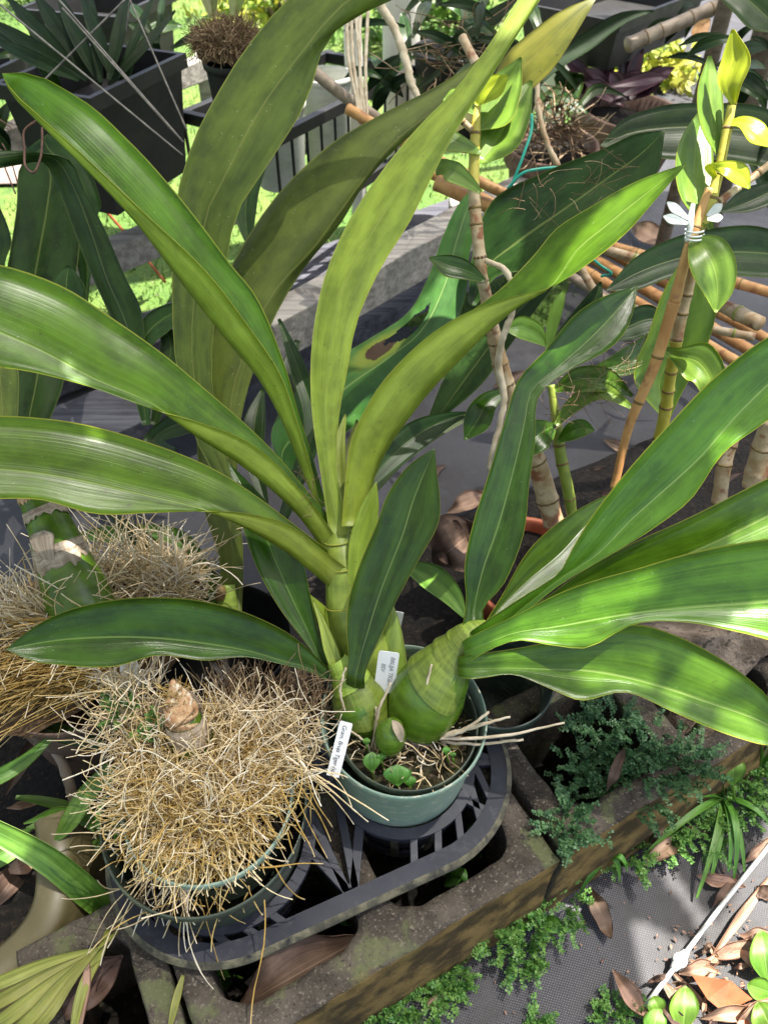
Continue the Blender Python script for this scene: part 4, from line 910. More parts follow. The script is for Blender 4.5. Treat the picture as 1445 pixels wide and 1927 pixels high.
# a few roots and weeds in the right pot
RR = thing('loose_roots', 'long pale roots sticking out of the green pot to the right', 'roots', P(800, 1390, .82))
for pts in ([(800,1395,.815,3), (870,1375,.79,3.5), (920,1340,.775,2.5)], [(770,1385,.81,2.5), (850,1390,.80,3.5), (940,1385,.785,3), (1062,1360,.77,2)], [(800,1392,.81,3), (900,1365,.79,4), (960,1348,.78,2)], [(760,1400,.81,3), (800,1300,.775,3), (812,1250,.765,2)], [(778,1400,.81,3), (790,1350,.785,2.5), (806,1303,.775,1.5)],
            [(700,1410,.81,2.5), (712,1340,.785,3), (735,1285,.775,2)], [(705,1412,.81,2.5), (708,1370,.80,2.5), (707,1330,.795,1.5)], [(650,1340,.80,2), (640,1300,.79,2.5), (652,1255,.785,2)], [(830,1395,.81,3), (880,1400,.80,3), (985,1392,.785,2.5)], [(790,1470,.815,2.5), (760,1485,.81,2.5), (710,1480,.81,2)], [(700,1440,.81,2), (690,1400,.80,2.5), (660,1375,.795,2)]):
    tube(RR, 'root', pts, M['aroot'], 7, 18, jit=.0003)
n = 130; X = np.array([RC + [.004, 0, -.028] + np.array([.06*math.sqrt(r)*math.cos(a), .06*math.sqrt(r)*math.sin(a), 0]) for r, a in zip(rng.random(n), rng.uniform(0, 6.28, n))]); dd = rng.normal(0, 1, (n, 3)); dd[:, 2] = dd[:, 2]*.25 + .15
roots('fine_roots', X, dd, rng.uniform(.015, .05, n), rng.uniform(.0004, .0011, n), M['rootp'], RR, .3, -.05)['kind'] = 'stuff'
n = 160; V = []; Fq = []
for i in range(n):       # bark chips and dry bits on the mix
    r, a = .064*math.sqrt(random.random()), random.uniform(0, 6.28); c = RC + [.004 + r*math.cos(a), r*math.sin(a), -.030 - .07*r*math.sin(a)*-1 + random.uniform(0, .006)]; q = random.uniform(.002, .007); b = len(V)
    u = rng.normal(0, 1, 3); u /= np.linalg.norm(u); w = np.cross(u, rng.normal(0, 1, 3)); w /= np.linalg.norm(w); z = np.cross(u, w)*.35
    V += [c-u*q, c+w*q*.5, c+u*q, c-w*q*.5, c+z*q]; Fq += [(b, b+1, b+4), (b+1, b+2, b+4), (b+2, b+3, b+4), (b+3, b, b+4), (b+2, b+1, b), (b+3, b+2, b)]
tag(fastmesh('bark_chips', np.array(V), np.array(Fq), solid('bark', (.035, .02, .012), (.14, .09, .06), 150, .85, .4), None, None, False), 'bark chips on the mix in the green pot', 'bark', kind='stuff')
WS = thing('seedling', 'two round leaved seedlings at the front of the green pot', 'seedling', P(730, 1470, .825))
for x, y, w, h, d in ((700,1433,32,36,.785), (748,1458,50,38,.782), (718,1424,16,16,.785), (772,1470,22,22,.785), (840,1412,14,16,.79), (852,1420,12,12,.79), (690,1395,14,14,.785)):
    leaf(WS, [(x-w*.1, y+h*.5, x, y+h*.55, x+w*.1, y+h*.5, d, 0, 0), (x-w*.5, y+h*.1, x, y+h*.1, x+w*.5, y+h*.05, d-.003, -.002, -.001), (x-w*.42, y-h*.3, x, y-h*.3, x+w*.42, y-h*.3, d-.002, -.002, 0), (x, y-h*.52, x, y-h*.52, x, y-h*.52, d, 0, 0)], (M['weed'], M['weed']), n=10)
    tube(WS, 'stalk', [(x, y+h*.5, d, 2), (x+6, y+h*.5+25, d+.02, 2)], M['seedl'], 6)
# ------------------------------------------------------------------ plants behind, left
bu = (M['b_top'], M['b_und'])
TB = thing('orchid_plant', 'background orchid whose long olive leaf crosses behind up to the right', 'orchid', P(440, 1160, 1.0))
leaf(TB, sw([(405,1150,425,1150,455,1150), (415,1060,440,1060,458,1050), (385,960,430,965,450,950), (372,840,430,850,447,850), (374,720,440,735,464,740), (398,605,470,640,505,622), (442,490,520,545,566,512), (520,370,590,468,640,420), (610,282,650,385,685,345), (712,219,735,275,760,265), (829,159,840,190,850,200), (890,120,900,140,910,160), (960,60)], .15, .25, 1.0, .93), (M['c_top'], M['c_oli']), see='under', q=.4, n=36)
tube(TB, 'stem', [(428,1100,1.0,16), (430,1150,1.0,20), (440,1210,1.01,20)], M['cstem'], 12)
tube(TB, 'bud', [(414,1128,.985,8), (415,1115,.983,11), (417,1102,.985,7)], M['ring'], 10)
leaf(TB, W([(500,950,12,1.0), (478,860,36,1.02), (480,790,40,1.03), (495,730,6,1.05)]), bu)
leaf(TB, W([(440,1190,14,1.0), (350,1100,30,1.02), (260,1010,34,1.03), (200,960,6,1.04)]), bu)
leaf(TB, W([(420,1170,14,1.05), (330,1010,34,1.07), (230,1005,36,1.06), (120,1010,4,1.06)]), (M['strap'], M['strap']))
leaf(TB, W([(445,1150,14,1.05), (380,1080,36,1.07), (300,1060,30,1.06), (230,1065,4,1.06)]), (M['strap'], M['strap']))
leaf(TB, W([(520,1010,14,1.05), (560,900,30,1.08), (590,800,36,1.1), (560,690,30,1.12), (525,600,6,1.15)]), bu)
leaf(TB, W([(330,850,14,1.1), (290,830,40,1.12), (330,800,44,1.12), (400,800,8,1.1)]), bu)

TD = thing('orchid_plant', 'dark blue green orchid with arching leaves at the left edge', 'orchid', P(150, 880, 1.2))
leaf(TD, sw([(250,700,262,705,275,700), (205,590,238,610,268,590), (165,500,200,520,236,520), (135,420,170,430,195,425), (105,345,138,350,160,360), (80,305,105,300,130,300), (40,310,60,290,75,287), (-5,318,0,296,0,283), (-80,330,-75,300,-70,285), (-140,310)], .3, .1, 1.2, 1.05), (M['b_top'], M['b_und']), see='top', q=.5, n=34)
leaf(TD, sw([(60,740,75,745,90,735), (20,640,60,640,110,610), (10,540,62,545,140,540), (20,470,75,470,152,450), (32,390,90,385,150,400), (40,310,95,320,130,350), (75,280)], .2, .2, 1.25, 1.2), bu, n=26)
leaf(TD, sw([(150,640,155,640,160,640), (150,520,165,500,180,430), (110,370,150,370,188,370), (70,300,110,300,160,310), (55,275,85,262,120,268), (90,252)], .2, .1, 1.28, 1.25), bu)
leaf(TD, sw([(-40,640,-20,640,0,640), (-60,540,-30,520,10,500), (-50,430,-25,420,20,440), (-40,380,-20,370,0,390), (-20,350)], .2, .2, 1.15, 1.1), bu)
leaf(TD, W([(140,700,12,1.25), (130,600,60,1.22), (125,540,70,1.2), (130,500,10,1.2)]), bu)
leaf(TD, sw([(30,880,45,880,60,875), (25,780,55,790,95,790), (25,690,72,700,122,700), (40,640,75,640,110,640), (80,600)], .2, .2, 1.15, 1.2), bu)
leaf(TD, W([(10,880,20,1.1), (5,760,60,1.1), (0,690,66,1.1), (0,620,10,1.12)]), (M['c_oli'], M['c_oli']))
leaf(TD, W([(275,800,14,1.2), (268,720,40,1.2), (265,650,40,1.2), (300,605,50,1.2), (345,585,30,1.2), (380,590,4,1.2)]), bu)
leaf(TD, W([(290,800,14,1.22), (315,700,40,1.22), (320,640,36,1.22), (300,600,6,1.22)]), bu)
# left edge fat cane with papery sheaths and its root balls
TF = thing('orchid_cane', 'fat green orchid cane with papery torn sheaths at the left edge', 'orchid', P(150, 1160, .95))
ovoid(TF, 'cane', [(168,1200,.90,66), (148,1130,.895,62), (120,1055,.89,50), (93,985,.885,40), (66,930,.88,31), (48,890,.88,27)], M['bulb'])
band(TF, [(119,1053,.889,51), (113,1038,.888,48), (107,1022,.887,46)], .008, M['paper'], 'dry_sheath', 1.015, .003)
band(TF, [(92,982,.884,40), (84,966,.883,38), (78,954,.882,35)], -.008, M['paper'], 'dry_sheath', 1.02, .002)
band(TF, [(68,936,.88,32), (62,922,.88,30), (57,908,.88,28)], .004, M['fiber'], 'dry_sheath', 1.02, .002)
leaf(TF, sw([(78,1050,92,1054,104,1052), (60,1025,84,1030,102,1022), (62,1005,82,1008,98,1002), (84,998)], .1, .1, .858, .856), (M['paper'], M['paper']), name='dry_sheath')
RB = thing('root_ball', 'pale straw root ball behind the long left leaf', 'root mass', P(250, 1110, .97))
n = 420; X = np.array([P(rng.uniform(170, 360), rng.uniform(1050, 1160), rng.uniform(.94, 1.0)) for _ in range(n)]); dd = np.stack([rng.normal(-.2, .6, n), rng.normal(.3, .5, n), rng.uniform(-.1, .6, n)], 1)
roots('root_mat', X, dd, rng.uniform(.05, .13, n), rng.uniform(.0006, .001, n), M['rootp'], RB, .2)['kind'] = 'stuff'
n = 150; X = np.array([P(rng.uniform(250, 360), rng.uniform(1060, 1140), rng.uniform(.94, 1.0)) for _ in range(n)]); dd = np.stack([rng.uniform(.2, 1, n), rng.normal(.1, .3, n), rng.uniform(-.1, .7, n)], 1)
roots('root_fringe', X, dd, rng.uniform(.03, .06, n), rng.uniform(.0006, .0011, n), M['rootp'], RB, .15)['kind'] = 'stuff'
mixdisc('root_core', P(250, 1150, 1.02), .10, M['rootb'], 'brown root core behind the long left leaf', .03, dome=.05)
RB2 = thing('root_ball', 'golden brush of roots sweeping out at the left edge', 'root mass', P(40, 1260, .88))
n = 700; X = np.array([P(rng.uniform(60, 230), rng.uniform(1150, 1310), rng.uniform(.86, .93)) for _ in range(n)]); tgt = np.array([P(-150, 1260 + rng.uniform(-60, 130), .85) for _ in range(n)]); dd = tgt - X + rng.normal(0, .03, (n, 3))
roots('root_brush', X, dd, rng.uniform(.06, .16, n), rng.uniform(.0006, .001, n), M['rootg'], RB2, .05, -.015)['kind'] = 'stuff'
n = 420; X = np.array([P(rng.uniform(-60, 180), rng.uniform(1150, 1200), rng.uniform(.87, .93)) for _ in range(n)]); dd = np.stack([rng.normal(-.4, .6, n), rng.normal(.1, .5, n), rng.uniform(-.2, .8, n)], 1)
roots('root_mat', X, dd, rng.uniform(.05, .12, n), rng.uniform(.0006, .001, n), M['rootp'], RB2, .14)['kind'] = 'stuff'
mixdisc('root_core', P(60, 1230, .95), .11, M['rootb'], 'brown root core at the left edge', .02, dome=.04)
pot('plant_pot', 'grey pot half hidden under the golden roots', P(130, 1230, .94) + [0, 0, -.01], .10, .085, .15, M['terrad'])
pot('plant_pot', 'dark pot behind holding the olive leaved orchid', P(420, 1200, 1.02), .09, .075, .15, M['pot_k'])
pot('plant_pot', 'dark pot under the right growth, behind the sage green pot', P(935, 1270, .93), .07, .055, .14, M['pot_d'])

# ------------------------------------------------------------------ scorched leaf plant and other dark leaves centre-right
TE = thing('orchid_plant', 'dark leaved orchid with one scorched torn leaf behind the centre', 'orchid', P(640, 880, 1.15))
leaf(TE, sw([(540,900,545,905,550,900), (512,835,530,860,560,880), (550,745,590,790,650,815), (610,688,650,730,720,765), (690,640,720,680,780,705), (765,590,790,625,840,640), (806,520,835,540,875,560), (835,440,860,450,885,470), (862,385,880,390,905,400), (900,340)], .25, .2, 1.12, 1.12), (M['brn'], M['b_und']), n=110, K=16, hole=[(.28, .55, .13, .06), (.33, .60, .07, .04), (.24, .505, .06, .04)], label='leaf with scorched brown tear')
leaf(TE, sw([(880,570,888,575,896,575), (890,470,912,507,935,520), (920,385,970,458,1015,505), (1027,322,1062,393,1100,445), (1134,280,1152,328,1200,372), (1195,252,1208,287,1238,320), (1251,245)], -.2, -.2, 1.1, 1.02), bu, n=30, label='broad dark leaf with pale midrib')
leaf(TE, sw([(800,800,810,805,815,800), (840,700,870,720,900,730), (890,620,930,640,960,650), (935,570,975,585,1010,580), (1000,530,1020,545,1040,540), (1070,500)], .1, .1, 1.15, 1.12), bu)
leaf(TE, W([(690,920,12,1.0), (735,860,50,1.02), (790,815,54,1.04), (840,790,30,1.05), (888,776,3,1.05)]), (M['b_top'], M['b_und']))
leaf(TE, W([(700,930,10,1.05), (760,860,20,1.07), (850,800,14,1.08), (880,790,2,1.1)]), (M['d_und'], M['d_und']))
leaf(TE, W([(560,640,10,1.2), (545,690,30,1.18), (560,740,34,1.16), (585,800,10,1.15)]), bu)
leaf(TE, W([(470,470,6,1.2), (462,400,40,1.2), (470,350,40,1.2), (500,310,6,1.2)]), bu)
TG = thing('orchid_plant', 'large dark orchid leaves behind the staked cane at the right edge', 'orchid', P(1400, 560, 1.25))
leaf(TG, sw([(1560,330,1560,340,1560,350), (1445,205,1450,255,1450,318), (1330,194,1345,240,1350,300), (1240,200,1250,240,1260,300), (1170,226,1185,250,1200,290), (1128,275)], -.1, -.1, 1.25, 1.25), bu)
leaf(TG, sw([(1560,500,1560,505,1560,515), (1445,430,1450,478,1450,522), (1350,428,1350,475,1355,518), (1260,450,1262,490,1262,522), (1190,488,1195,515,1200,545), (1138,548)], -.15, -.1, 1.1, 1.08), bu, n=28)
leaf(TG, sw([(1540,300,1540,310,1540,320), (1445,340,1450,360,1450,385), (1390,360,1395,385,1400,400), (1350,400)], -.1, -.1, 1.15, 1.15), bu)
leaf(TG, W([(1470,60,10,1.0), (1440,30,70,1.0), (1400,-5,70,1.0), (1340,-30,20,1.0)]), (M['b_top'], M['b_und']))
leaf(TG, W([(1130,640,10,1.1), (1180,615,50,1.1), (1230,600,50,1.1), (1260,610,6,1.1)]), bu)
leaf(TG, W([(1110,700,10,1.12), (1180,680,50,1.12), (1230,640,40,1.12), (1240,600,6,1.1)]), (M['r_top'], M['b_und']))

# ------------------------------------------------------------------ dendrobium canes
nu = (M['n_top'], M['n_top']); yu = (M['n_yel'], M['n_yel'])
def lf(par, pts, mats, **k): return leaf(par, W(pts, k.pop('off', 0), k.pop('sk', 0)), mats, n=k.pop('n', 16), **k)
T1 = thing('dendrobium_cane', 'yellow jointed cane with lime leaves in front of the centre right leaf', 'orchid', P(1040, 985, 1.1))
cane(T1, [(897,190,.86,8), (893,280,.865,10), (890,350,.87,11)], M['cane_y'], M['ring'], 46)
cane(T1, [(890,345,.87,11), (897,430,.88,12), (908,530,.9,11)], M['cane_t'], M['ring'], 42)
cane(T1, [(908,528,.9,11), (925,610,.95,13), (945,700,1.0,16), (975,790,1.04,17), (1012,880,1.08,20), (1042,985,1.12,20)], M['cane_t'], M['ring'], 48)
cane(T1, [(856,180,.85,5), (868,225,.857,6), (888,245,.862,6)], M['cane_t'], M['ring'], 22, 'side_shoot')
lf(T1, [(896,198,8,.855), (905,182,32,.85), (930,160,44,.845), (956,142,4,.84)], yu)
lf(T1, [(900,242,10,.865), (920,222,60,.865), (950,165,64,.865), (980,108,4,.86)], nu, sk=.3)
lf(T1, [(903,306,10,.868), (930,270,70,.87), (965,210,70,.875), (1000,152,6,.88)], (M['n_top'], M['y_lea']), sk=.3)
lf(T1, [(900,216,8,.86), (875,195,26,.855), (850,180,30,.85), (834,190,4,.85)], nu)
lf(T1, [(905,288,8,.86), (870,272,30,.85), (835,262,40,.845), (814,268,24,.84), (812,280,4,.84)], nu, sk=-.4)
lf(T1, [(905,362,8,.86), (878,340,28,.855), (845,320,40,.85), (825,315,30,.85), (822,330,4,.85)], nu)
lf(T1, [(912,528,8,.88), (880,510,34,.87), (840,498,40,.865), (808,485,4,.86)], (M['d_top'], M['n_top']))
T1b = thing('aerial_root', 'pale aerial root dangling beside the tan cane in the centre right', 'root', P(920, 880, .98))
tube(T1b, 'root', [(912,490,.88,5), (945,505,.88,6), (962,530,.88,6), (965,580,.9,6), (945,640,.92,6.5), (938,690,.94,7), (948,740,.95,6.5), (940,800,.96,5.5), (925,850,.97,4.5), (918,885,.98,3)], M['aroot'], 9, 60, jit=.0003)
T1c = thing('aerial_root', 'thick grey aerial root hanging at the top centre', 'root', P(790, 190, 1.1))
tube(T1c, 'root', [(700,-10,1.1,9), (740,50,1.1,8), (765,120,1.1,8), (775,160,1.1,7), (792,195,1.1,6)], M['aroot'], 9, 40, jit=.0004)
T1d = thing('aerial_root', 'bundle of slim pale roots hanging at the top beside the white post', 'root', P(690, 230, 1.25))
for x0, x1 in ((660,676), (668,680), (678,684), (693,690), (652,672)): tube(T1d, 'root', [(x0,20,1.25,3.5), ((x0+x1)/2+rng.normal(0,5),110,1.25,3.5), (x1,200,1.25,3), (x1+4,240,1.25,2)], M['aroot'], 7, 24, jit=.0004)
T1e = thing('aerial_root', 'brown aerial root hanging beside the green tie', 'root', P(1045, 310, 1.1))
tube(T1e, 'root', [(1010,150,1.1,5), (1012,200,1.1,5), (1030,270,1.1,5), (1050,315,1.1,6)], M['cane_t'], 8, 24, jit=.0004)
T2 = thing('dendrobium_cane', 'green jointed cane with drooping leaves right of the dark upright leaf', 'orchid', P(1075, 970, 1.1))
cane(T2, [(1036,725,1.02,7), (1045,780,1.03,9), (1055,860,1.05,11), (1066,910,1.06,11), (1076,968,1.08,10)], M['cane_g'], M['ring'], 42)
lf(T2, [(1040,735,8,1.02), (1085,715,46,1.0), (1140,715,46,1.0), (1190,745,6,1.02)], (M['r_top'], M['n_top']))
lf(T2, [(1045,800,8,1.02), (1080,760,30,1.01), (1130,735,34,1.0), (1195,770,6,1.0)], (M['n_top'], M['n_top']))
lf(T2, [(1050,830,8,1.03), (1075,812,34,1.01), (1105,805,26,1.0), (1118,810,3,1.0)], (M['r_top'], M['n_top']))
lf(T2, [(1046,800,8,1.03), (1025,810,50,1.01), (1000,830,60,1.0), (985,860,6,1.0)], (M['d_top'], M['n_top']))
lf(T2, [(1030,650,8,1.06), (1005,625,40,1.05), (975,615,40,1.04), (950,620,4,1.04)], nu)
lf(T2, [(1030,660,8,1.06), (1040,610,22,1.05), (1055,560,16,1.04), (1062,545,3,1.04)], nu)
lf(T2, [(960,735,6,1.06), (925,750,34,1.05), (895,795,50,1.04), (874,828,4,1.04)], (M['d_top'], M['n_top']))
lf(T2, [(1040,640,8,1.15), (1090,600,36,1.15), (1120,560,30,1.14), (1130,530,4,1.14)], bu)
# staked cane at the right
T3 = thing('dendrobium_cane', 'staked yellow cane with lime leaves at the right edge', 'orchid', P(1232, 840, 1.05))
cane(T3, [(1385,150,.80,6), (1370,230,.81,9), (1350,330,.82,10), (1338,375,.825,11), (1312,440,.84,10)], M['cane_y'], M['ring'], 50)
cane(T3, [(1312,436,.84,10), (1300,520,.86,10), (1285,580,.88,11), (1272,640,.90,12)], M['cane_t'], M['ring'], 44)
cane(T3, [(1272,638,.90,12), (1262,700,.93,11), (1250,780,.97,12), (1236,850,1.0,12)], M['cane_y'], M['ring'], 40)
cane(T3, [(1330,398,.83,7), (1372,365,.83,7), (1400,345,.83,7), (1460,300,.83,7)], M['cane_t'], M['ring'], 34, 'side_cane')
lf(T3, [(1380,196,10,.80), (1372,165,40,.795), (1385,105,52,.79), (1378,55,6,.785)], yu, sk=.5)
lf(T3, [(1352,290,10,.82), (1340,240,40,.82), (1335,165,44,.82), (1335,105,6,.82)], nu, sk=-.3)
lf(T3, [(1338,430,10,.83), (1312,370,60,.84), (1308,280,66,.85), (1330,190,6,.86)], nu, sk=-.3)
lf(T3, [(1368,233,8,.81), (1390,228,20,.80), (1425,250,44,.79), (1450,275,6,.79)], yu, sk=.4)
lf(T3, [(1350,340,8,.82), (1335,318,22,.81), (1360,315,26,.80), (1395,330,40,.80), (1410,355,4,.80)], yu)
lf(T3, [(1300,450,20,.83), (1322,465,70,.82), (1345,510,84,.815), (1350,550,56,.82), (1346,588,4,.825)], nu, n=20)
lf(T3, [(1245,655,8,.90), (1270,668,30,.885), (1312,680,80,.87), (1335,715,60,.865), (1325,748,6,.865)], nu, sk=-.3, n=20)
lf(T3, [(1255,790,10,1.0), (1240,730,90,1.0), (1275,640,112,.98), (1300,540,90,.96), (1300,470,6,.95)], (M['n_top'], M['n_top']), n=22)
SK = thing('bamboo_stake', 'orange bamboo stake tied to the cane at the right', 'stake', P(1155, 915, 1.0))
cane(SK, [(1335,355,.822,9), (1300,450,.835,10), (1268,570,.855,11)], M['bamb'], M['ring'], 90, 'pole', 1.04)
cane(SK, [(1268,568,.855,12), (1230,690,.89,11), (1184,800,.93,9), (1155,918,.97,8)], M['bamb'], M['ring'], 110, 'pole', 1.06)
# dragonfly clip
CL_ = thing('dragonfly_clip', 'clear white dragonfly clip holding the cane to the stake', 'plant clip', P(1305, 430, .825))
def wing(c, ang, L, w):
    a = R(ang); dx, dy = math.cos(a), math.sin(a)
    leaf(CL_, W([(c[0], c[1], 5, .822), (c[0]+dx*L*.35, c[1]+dy*L*.35, w*.8, .82), (c[0]+dx*L*.75, c[1]+dy*L*.75, w, .818), (c[0]+dx*L, c[1]+dy*L, 3, .818)]), (M['clear'], M['clear']), 'wing', n=12, th=.0014)
for c, an, L, w in (((1296,412), 218, 52, 17), ((1294,420), 196, 48, 18), ((1330,406), -38, 36, 16), ((1330,412), -8, 30, 16)): wing(c, an, L, w)
tube(CL_, 'body', [(1303,385,.825,4), (1299,410,.823,6), (1296,440,.825,5), (1290,455,.827,3)], M['clear'], 10)
for z in (433, 441, 448):
    pts = [P(1306 + 18*math.cos(b), z + 5*math.sin(b), .835 - .016*math.sin(b)) for b in np.linspace(0, 2*math.pi, 20)]; V, Fc = sweep(pts, [.0011]*20, 6); mk('loop', V, Fc, M['clear'], CL_)
# bundle of bamboo stakes lying behind
for i, (a, b, r, m, lab) in enumerate((((1085,440),(1445,640),10,'bamb','upper orange bamboo stake of the bundle at right'), ((1060,455),(1420,665),11,'bamb','second orange bamboo stake of the bundle at right'), ((1050,480),(1400,690),10,'bamb','third orange bamboo stake of the bundle at right'), ((1040,500),(1370,700),9,'bambg','grey bamboo stake in the bundle at right'), ((1120,455),(1480,560),10,'bamb','long orange stake lying highest in the bundle at right'))):
    t = thing('bamboo_stake', lab, 'stake', G(*a, .05+.012*i), 'bamboo stakes lying in a bundle'); da = np.linalg.norm(G(*a, .05+.012*i)-CAMP); d0 = (G(*a, .03+.012*i)-CAMP)@np.array([0, SQ, -SQ]); d1 = (G(*b, .03+.012*i)-CAMP)@np.array([0, SQ, -SQ])
    cane(t, [(*a, d0, r), ((a[0]+b[0])/2, (a[1]+b[1])/2, (d0+d1)/2, r), (*b, d1, r)], M[m], M['ring'], 85, 'pole', 1.06)
for lab, pts in (('knobbly tan old cane lying over the stake bundle', [(1140,470,1.25,9), (1230,500,1.22,10), (1330,560,1.18,12), (1430,610,1.12,15)]), ('thin old cane below the stake bundle', [(1130,560,1.3,8), (1250,600,1.25,8), (1420,635,1.2,8)])):
    t = thing('old_cane', lab, 'cane', P(*pts[0][:3])); cane(t, pts, M['cane_t'], M['cane_g'], 42, 'pole', 1.10)
for lab, pts in (('thick tan cane standing at the right edge', [(1450,790,1.0,18), (1432,850,1.03,20), (1415,915,1.06,20)]), ('tan cane standing left of the thick one at the right edge', [(1392,790,1.05,11), (1365,860,1.07,14), (1352,945,1.1,14)]), ('short brown cane leaning behind the dark upright leaf', [(1090,500,1.2,7), (1110,535,1.2,8), (1125,560,1.2,8)]), ('jointed cane piece at the top beside the crate', [(870,70,1.15,8), (890,110,1.14,9), (905,135,1.13,9)])):
    t = thing('old_cane', lab, 'cane', P(*pts[-1][:3])); cane(t, pts, M['cane_t'], M['ring'], 44, 'pole', 1.06)
for lab, pts, m in (('grey bamboo pole leaning at the top centre', [(585,130,1.3,11), (640,175,1.3,11), (720,230,1.28,11)], 'bambg'), ('brown bamboo pole behind the centre right cane', [(655,205,1.25,10), (800,290,1.22,11), (960,370,1.2,10)], 'bamb'), ('second brown bamboo pole behind the centre right cane', [(800,320,1.3,10), (880,360,1.28,11), (960,400,1.26,10)], 'bamb'), ('third brown bamboo pole ending left of the cane', [(820,345,1.24,13), (880,372,1.23,13), (930,392,1.22,12)], 'bamb')):
    t = thing('bamboo_pole', lab, 'pole', P(*pts[0][:3])); cane(t, pts, M[m], M['ring'], 90, 'pole', 1.05)
# green plastic ties
for lab, pts in (('green plastic tie looped above the bamboo poles', [(1000,215,1.05,3), (1000,240,1.05,3), (985,290,1.05,3), (962,350,1.06,3)]), ('green plastic tie stretched along the broad dark leaf', [(955,355,1.06,3), (985,325,1.05,3), (1015,318,1.05,3), (1050,315,1.05,3)]), ('green plastic tie round the stake bundle', [(1118,490,1.2,2.5), (1130,500,1.19,2.5), (1150,515,1.19,2.5), (1130,520,1.2,2.5)])):
    t = thing('plant_tie', lab, 'plant tie', P(*pts[0][:3])); tube(t, 'strap', pts, M['tie'], 6, 30)
# ------------------------------------------------------------------ terracotta pots and purple plant
def tpot(label, c, r, h, axis, mat):
    t = thing('terracotta_pot', label, 'plant pot', (c[0], c[1], c[2]-h)); prof = [(r*.2, -h), (r*.68, -h), (r*.9, -r*.42), (r*.93, -r*.40), (r, -r*.38), (r, -.004), (r*.985, 0), (r*.92, -.002), (r*.90, -r*.4), (r*.6, -h*.8), (r*.1, -h*.8)]
    V, Fc = lathe(prof, c, axis, 56, .006); mk('pot_wall', V, Fc, mat, t); V, Fc = lathe([(r*.9, -r*.3), (r*.5, -r*.25), (.001, -r*.22)], c, axis, 40); mk('soil', V, Fc, M['soil'], t); return t
tpot('weathered terracotta pot with purple leaved plant at the upper right', P(1190, 205, 2.1), .155, .22, (.1, -.05, 1), M['terrad'])
tpot('weathered terracotta pot with dry roots left of the purple plant', P(1040, 270, 1.9), .115, .2, (0, -.1, 1), M['terrad'])
tpot('terracotta pot peeping out below the broad right leaves', P(1195, 1195, 1.08) + [0, 0, -.04], .085, .12, (.5, -.4, 1), M['terra'])
tpot('terracotta pot at the foot of the tan canes', P(1010, 1030, 1.17) + [0, 0, -.05], .10, .13, (.1, -.2, 1), M['terra'])
TP = thing('purple_plant', 'dark purple leaved plant in the weathered terracotta pot', 'plant', P(1170, 200, 2.1))
for i in range(22):
    a = rng.uniform(-2.9, -.2); L = rng.uniform(60, 125); x, y = 1165 + rng.normal(0, 18), 185 + rng.normal(0, 10); w = rng.uniform(16, 30); d = 2.1 + rng.normal(0, .05)
    lf(TP, [(x, y, 4, d), (x+L*.4*math.cos(a), y+L*.4*math.sin(a), w*.8, d), (x+L*.75*math.cos(a), y+L*.75*math.sin(a), w, d-.02), (x+L*math.cos(a), y+L*math.sin(a)+6, 2, d-.03)], (M['purple'], M['purple']), n=9)
for i in range(7):
    a = rng.uniform(-3.3, .2); L = rng.uniform(70, 150); x, y = 1090 + rng.normal(0, 30), 215; d = 1.95
    lf(TP, [(x, y, 4, d), (x+L*.5*math.cos(a), y+L*.4*math.sin(a)-20, 22, d), (x+L*math.cos(a), y+L*.6*math.sin(a)+10, 2, d-.03)], bu, n=9)
RD = thing('root_ball', 'dry twiggy roots in the left terracotta pot', 'root mass', P(1040, 260, 1.9))
n = 120; X = np.array([P(rng.uniform(990, 1090), rng.uniform(220, 290), 1.88) for _ in range(n)]); roots('root_mat', X, rd(n, .4), rng.uniform(.06, .16, n), .0018, M['rootb'], RD, .3)['kind'] = 'stuff'
# ------------------------------------------------------------------ upper left: planter, pots, crate, wires
def planter(label, A, B, depth, h, mat):
    A = np.array(A); B = np.array(B); B[2] = A[2]; e = B - A; L = np.linalg.norm(e); e /= L; f = np.array([-e[1], e[0], 0]); u = EZ
    if f[0] > 0 : pass
    t = thing('planter_box', label, 'planter', tuple(A + e*L/2 + f*depth/2 - u*h)); th = .006
    bm = bmesh.new()
    def ring(o, z): return [bm.verts.new(Vector(A + e*x + f*y + u*z)) for x, y in ((-o, -o), (L+o, -o), (L+o, depth+o), (-o, depth+o))]
    rs = [ring(-.02, -h), ring(-.002, -.025), ring(.008, -.025), ring(.008, 0), ring(-.004, 0), ring(-.012, -.06)]
    for a, b in zip(rs, rs[1:]):
        for k in range(4): bm.faces.new((a[k], a[(k+1) % 4], b[(k+1) % 4], b[k]))
    bm.faces.new(rs[0][::-1]); bm.faces.new(rs[-1]); bmesh.ops.recalc_face_normals(bm, faces=bm.faces); bmk('box', bm, mat, t); return t
planter('black rectangular planter with strap leaved plant at the upper left', P(168, 182, 1.32), P(344, 126, 1.52), .2, .22, M['pot_k'])
planter('black seed tray on the rail at the far left', P(-140, 190, 1.45), P(70, 110, 1.7), .18, .06, M['pot_k'])
planter('dark grey square pot hanging at the top left', P(215, 30, 1.75), P(325, -5, 1.95), .25, .2, M['pot_k'])
planter('black tray on the shelf at the top right', P(1165, 40, 1.95), P(1330, -30, 2.2), .3, .12, M['pot_k'])
TSL = thing('strap_plant', 'dark strap leaved plant growing in the black rectangular planter', 'plant', P(175, 160, 1.4))
